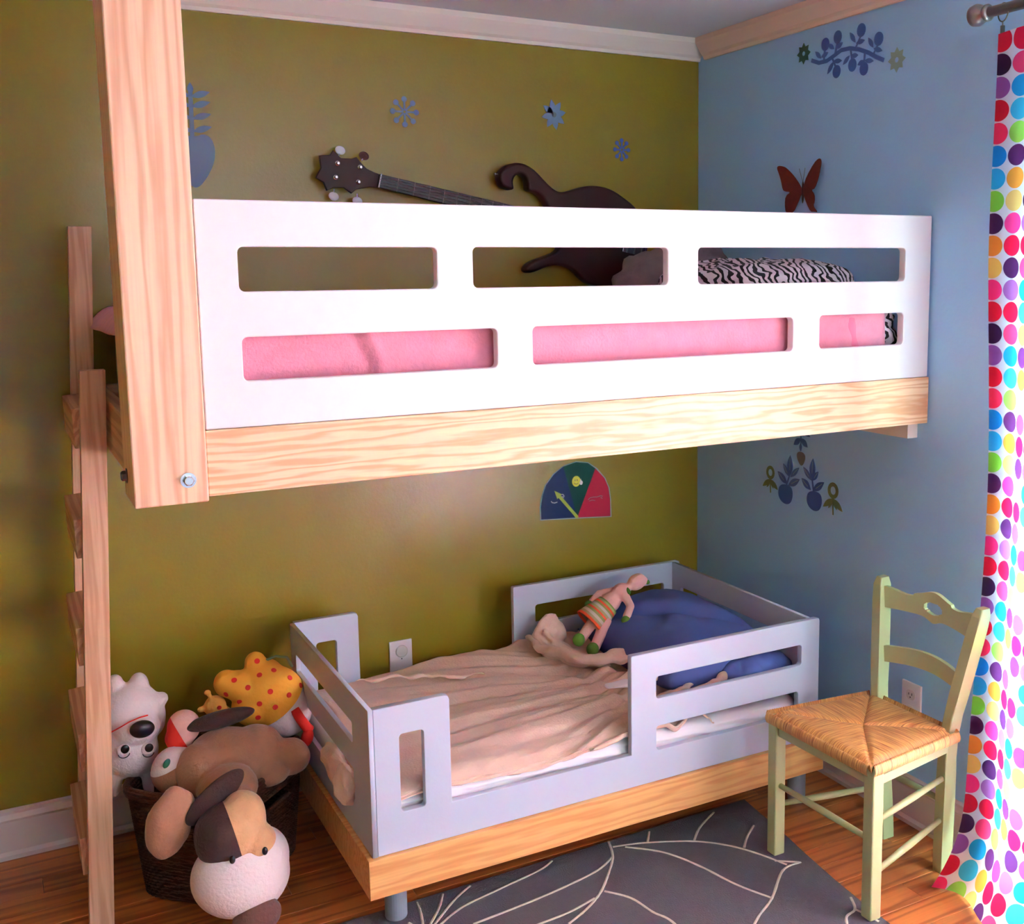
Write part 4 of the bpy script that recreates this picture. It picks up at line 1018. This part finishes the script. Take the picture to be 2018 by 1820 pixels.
for poly in (ribbon([(-.604, .817), (-.600, .811), (-.590, .809), (-.580, .811)], .0016), ribbon([(-.568, .836), (-.558, .836), (-.553, .828)], .0012), ribbon([(-.562, .830), (-.560, .824)], .0009), ribbon([(-.556, .829), (-.556, .822)], .0009)):
    dp('blue_sector_mark', poly, M['outlet2'], 2)  # small pale strokes on the blue sector
for poly in (ribbon([(-.460, .806), (-.452, .812), (-.438, .813), (-.424, .812), (-.410, .815), (-.402, .812)], .0009), ribbon([(-.456, .801), (-.444, .803), (-.432, .800)], .0007), ribbon([(-.410, .809), (-.403, .804)], .0008)):
    dp('red_face_mark', poly, M['laminate'], 2)

# ================================================================ BASKET OF TOYS
bk = thing('wicker_basket', 'dark woven basket full of stuffed toys at the foot of the toddler bed', 'basket', (-1.80, -.36, 0))
BC = Vector((-1.79, -.365)); e1 = Vector((.70, .714)); e2 = Vector((-.714, .70)); ha, hb_ = .198, .170; BH = .30
def bpt(u, v, z, k=1.0):
    g = .86+.14*z/BH
    p = BC+e1*u*ha*k*g+e2*v*hb_*k*g; return Vector((p[0], p[1], z))
def loopu(s):   # s 0..4 round the rounded rectangle
    a = s/4*2*PI; c_, s_ = math.cos(a), math.sin(a)
    return math.copysign(abs(c_)**.42, c_), math.copysign(abs(s_)**.42, s_)
nst = 112; rowsN = 34
HOLE = lambda s, z: .205 < z < .245 and min(abs(s-3.0), 0) == 0 and abs(s-3.0) < .26
b = bmesh.new(); Vg = []
for r_ in range(rowsN*2+1):
    z = .004+(BH-.012)*r_/(rowsN*2); ring_ = []
    for i in range(nst):
        s = 4*i/nst; u, v = loopu(s)
        k = 1+.022*math.sin(i*PI/1.0+PI/2)*(1 if (r_//2) % 2 else -1)*(1 if r_ % 2 else .35)
        ring_.append(b.verts.new(bpt(u, v, z, k)))
    Vg.append(ring_)
def near_hole(i, r_):
    s = 4*(i+.5)/nst; z = .004+(BH-.012)*(r_+.5)/(rowsN*2)
    return .200 < z < .238 and abs(s-2.90) < .17
for r_ in range(rowsN*2):
    for i in range(nst):
        if near_hole(i, r_): continue
        b.faces.new((Vg[r_][i], Vg[r_][(i+1) % nst], Vg[r_+1][(i+1) % nst], Vg[r_+1][i]))
wv_ = obj('woven_wall', b, M['wicker'], bk, True); wv_['kind'] = 'stuff'
md = wv_.modifiers.new('t', 'SOLIDIFY'); md.thickness = .009; md.offset = -1
b = tube([bpt(*loopu(4*i/64), BH-.012, 1.02) for i in range(64)], .0085, 8, closed=True); tube([bpt(*loopu(4*i/64), BH, 1.01) for i in range(64)], .0095, 8, b, closed=True)
for v in b.verts: v.co += Vector((0, 0, .0015*math.sin(v.co[0]*520+v.co[1]*430)))
obj('rim', b, M['wicker'], bk, True)
hr = [bpt(*loopu(s), z, 1.02) for s, z in ((2.73, .200), (2.90, .198), (3.07, .200), (3.08, .219), (3.07, .238), (2.90, .240), (2.73, .238), (2.72, .219))]
obj('handle_edge', tube(hr, .005, 8, closed=True), M['wicker'], bk, True)
obj('bottom', box(-.15, .15, -.13, .13, .001, .012, .004, mat=Matrix.Translation((BC[0], BC[1], 0))@Matrix.Rotation(math.atan2(e1[1], e1[0]), 4, 'Z')), M['wickerdk'], bk)

# white dog, upside down in the basket
wd = thing('white_plush_dog', 'white plush dog upside down in the basket with a black oval nose', 'plush toy', (-1.98, -.32, .3))
fused('body', [((-1.988, -.30, .470), (.075, .065, .070)), ((-1.985, -.29, .425), (.078, .065, .06)), ((-2.020, -.29, .534), (.023, .026, .034)), ((-1.963, -.29, .528), (.025, .028, .034)),
               ((-1.912, -.30, .484), (.018, .02, .018)), ((-1.93, -.295, .44), (.028, .03, .055)), ((-1.995, -.315, .365), (.068, .062, .072)), ((-1.978, -.335, .432), (.058, .055, .045)),
               ((-1.961, -.335, .272), (.015, .012, .045), (0, -.1, 0)), ((-2.04, -.32, .30), (.02, .02, .05))], M['whiteplush'], wd, .006, 3)
obj('nose', blob((-1.972, -.393, .447), (.030, .016, .023), (0, .05, 0), seg=24), M['blackgloss'], wd, True)
for x, z in ((-2.017, .395), (-1.960, .384)):
    ey = obj('eye', blob((x, -.374 if x < -2 else -.370, z-.004), (.017, .008, .018), seg=20), M['whiteplush'], wd, True)
    obj('pupil', blob((x+.003, -.3815 if x < -2 else -.3775, z+.003), (.0105, .004, .0115), seg=16), M['blackgloss'], ey, True)
    obj('eyelid_line', tube([(x+.014*math.cos(t), -.381, z-.006+.014*math.sin(t)) for t in [PI+.2+k*(PI-.5)/8 for k in range(9)]], .0012, 6), M['black'], ey)
obj('mouth_line', tube([(-2.045, -.352, .437), (-2.02, -.372, .455), (-2.0, -.382, .468), (-1.975, -.386, .476), (-1.955, -.376, .474)], .0018, 6), M['redfelt'], wd)
# cat with green eye
ct = thing('plush_cat', 'cream and tan plush cat with a green eye squeezed beside the white dog', 'plush toy', (-1.9, -.42, .3))
ob = fused('head', [((-1.905, -.425, .335), (.058, .05, .062), (0, .4, 0)), ((-1.88, -.42, .30), (.06, .05, .05))], M['whiteplush'], ct, .006, 3)
split_plane(ob, [M['whiteplush'], M['brownplush']], (-1.92, -.42, .352), (.45, 0, -1))
ye = obj('eye', blob((-1.928, -.470, .375), (.008, .003, .013), (0, .5, 0), seg=14), M['eyegreen'], ct, True)
# red and pink ball nosed toy
rb = thing('clown_toy', 'pink plush toy with a red side behind the cat', 'plush toy', (-1.87, -.40, .4))
ob = fused('head', [((-1.872, -.39, .430), (.042, .038, .045)), ((-1.885, -.395, .405), (.036, .035, .035))], M['pinkfelt'], rb, .005, 3)
split_plane(ob, [M['pinkfelt'], M['redfelt']], (-1.885, -.4, .42), (-1, 0, -.45))
# small yellow giraffe-like toy
gf = thing('small_yellow_toy', 'small yellow plush animal head with two knobs beside the dotted toy', 'plush toy', (-1.77, -.25, .36))
fused('head', [((-1.770, -.25, .415), (.030, .028, .030)), ((-1.76, -.25, .385), (.035, .03, .03)), ('t', [(-1.778, -.25, .435), (-1.786, -.25, .455)], [.006, .006]), ((-1.788, -.25, .458), (.010, .008, .008)),
               ('t', [(-1.79, -.25, .418), (-1.804, -.25, .416)], [.006, .006]), ((-1.808, -.25, .413), (.010, .008, .009))], M['yelplush'], gf, .004, 2)
obj('spot', blob((-1.764, -.2795, .420), (.006, .002, .006), seg=12), M['redfelt'], gf)
# dotted toy
dt = thing('dotted_plush', 'yellow plush with red dots, white belly and a dangling red leg', 'plush toy', (-1.62, -.27, .36))
bd = fused('body', [((-1.620, -.26, .425), (.095, .07, .080), (0, .3, 0)), ((-1.59, -.275, .374), (.078, .070, .075), (0, .5, 0)), ((-1.700, -.25, .46), (.062, .055, .042), (0, .3, 0)), ((-1.735, -.245, .472), (.036, .04, .038)), ((-1.655, -.24, .515), (.030, .03, .032)), ((-1.635, -.24, .49), (.05, .05, .03)),
                    ((-1.66, -.26, .40), (.07, .06, .06))], M['yelspot'], dt, .006, 4)
split_plane(bd, [M['yelspot'], M['whiteplush']], (-1.64, -.3, .362), (.72, 0, -1))
me_ = bd.data
from mathutils.bvhtree import BVHTree
bv = BVHTree.FromPolygons([v.co[:] for v in me_.vertices], [p.vertices[:] for p in me_.polygons])
def stick(parent, bvh, x, z, r, m, name):
    o_ = Vector((-2.2422, -3.3039, 1.5950)); hit = bvh.ray_cast(Vector((x, -1.2, z)), Vector((0, 1, 0)))
    if hit[0] is None or hit[0][2] < .372+.72*(hit[0][0]+1.64): return
    n_ = hit[1]; q = n_.to_track_quat('Z', 'Y').to_matrix().to_4x4()
    obj(name, lathe([(r, -.002), (r, .0008), (r*.8, .0012)], 14, Matrix.Translation(hit[0])@q), m, parent)
for x, z in ((-1.722, .492), (-1.745, .455), (-1.69, .470), (-1.712, .430), (-1.665, .425), (-1.67, .385), (-1.635, .455), (-1.625, .41), (-1.635, .365), (-1.585, .435), (-1.59, .385), (-1.575, .475), (-1.545, .415), (-1.615, .50), (-1.655, .528), (-1.655, .495), (-1.60, .345), (-1.705, .395), (-1.545, .445)):
    stick(dt, bv, x, z, .0075, M['redfelt'], 'dot')
obj('leg', tube([(-1.575, -.335, .395), (-1.562, -.35, .368), (-1.548, -.355, .345), (-1.541, -.352, .335)], [.013, .0135, .014, .015], 14), M['redfelt'], dt, True)
obj('foot', blob((-1.549, -.36, .318), (.017, .015, .027), (0, .25, 0), seg=18), M['redfelt'], dt, True)
obj('cord', tube([(-1.63, -.25, .520), (-1.60, -.25, .527), (-1.57, -.25, .518), (-1.556, -.25, .488)], .004, 8), M['decalgreen'], dt, True)
# long brown dog spilling out of the basket
bdg = thing('brown_plush_dog', 'big tan and dark brown plush dog spilling head first out of the basket', 'plush toy', (-1.80, -.6, 0))
hb2 = fused('body', [((-1.775, -.44, .335), (.110, .10, .085), (0, .15, 0)), ((-1.70, -.42, .335), (.075, .08, .07)), ((-1.845, -.47, .335), (.065, .08, .075)), ((-1.80, -.56, .32), (.075, .07, .055)),
                ((-1.618, -.44, .310), (.055, .055, .050), (0, .25, 0)), ((-1.68, -.48, .30), (.05, .06, .035)),
                ((-1.805, -.625, .300), (.058, .052, .055))], M['brownplush'], bdg, .007, 4, .003)
hd_ = fused('head', [((-1.822, -.695, .262), (.084, .075, .080)), ((-1.795, -.69, .285), (.06, .06, .075), (0, .2, 0)), ((-1.765, -.715, .235), (.045, .055, .05))], M['tanplush'], bdg, .005, 4, .003)
split_plane(hd_, [M['tanplush'], M['darkplush']], (-1.812, -.7, .25), (-1, 0, -.22))
fused('muzzle', [((-1.804, -.705, .158), (.117, .095, .100), (0, .15, 0)), ((-1.755, -.70, .19), (.068, .08, .07), (0, .5, 0))], M['whiteplush'], bdg, .007, 5)
obj('nose', blob((-1.784, -.772, .078), (.058, .038, .044), (0, -.25, 0), seg=28), M['midplush'], bdg, True)
for p in ((-1.757, -.768, .236), (-1.832, -.770, .236)): obj('eye', blob(p, (.007, .006, .010), seg=14), M['blackgloss'], bdg, True)
obj('ear', blob((-1.948, -.64, .300), (.052, .030, .088), (0, .28, 0), seg=28, wob=.01), M['brownplush'], bdg, True)
obj('ear', blob((-1.845, -.655, .345), (.034, .014, .085), (0, .95, .1), seg=28), M['darkplush'], bdg, True)
obj('tail', blob((-1.785, -.42, .443), (.088, .026, .022), (0, -.08, .0), seg=28), M['darkplush'], bdg, True)
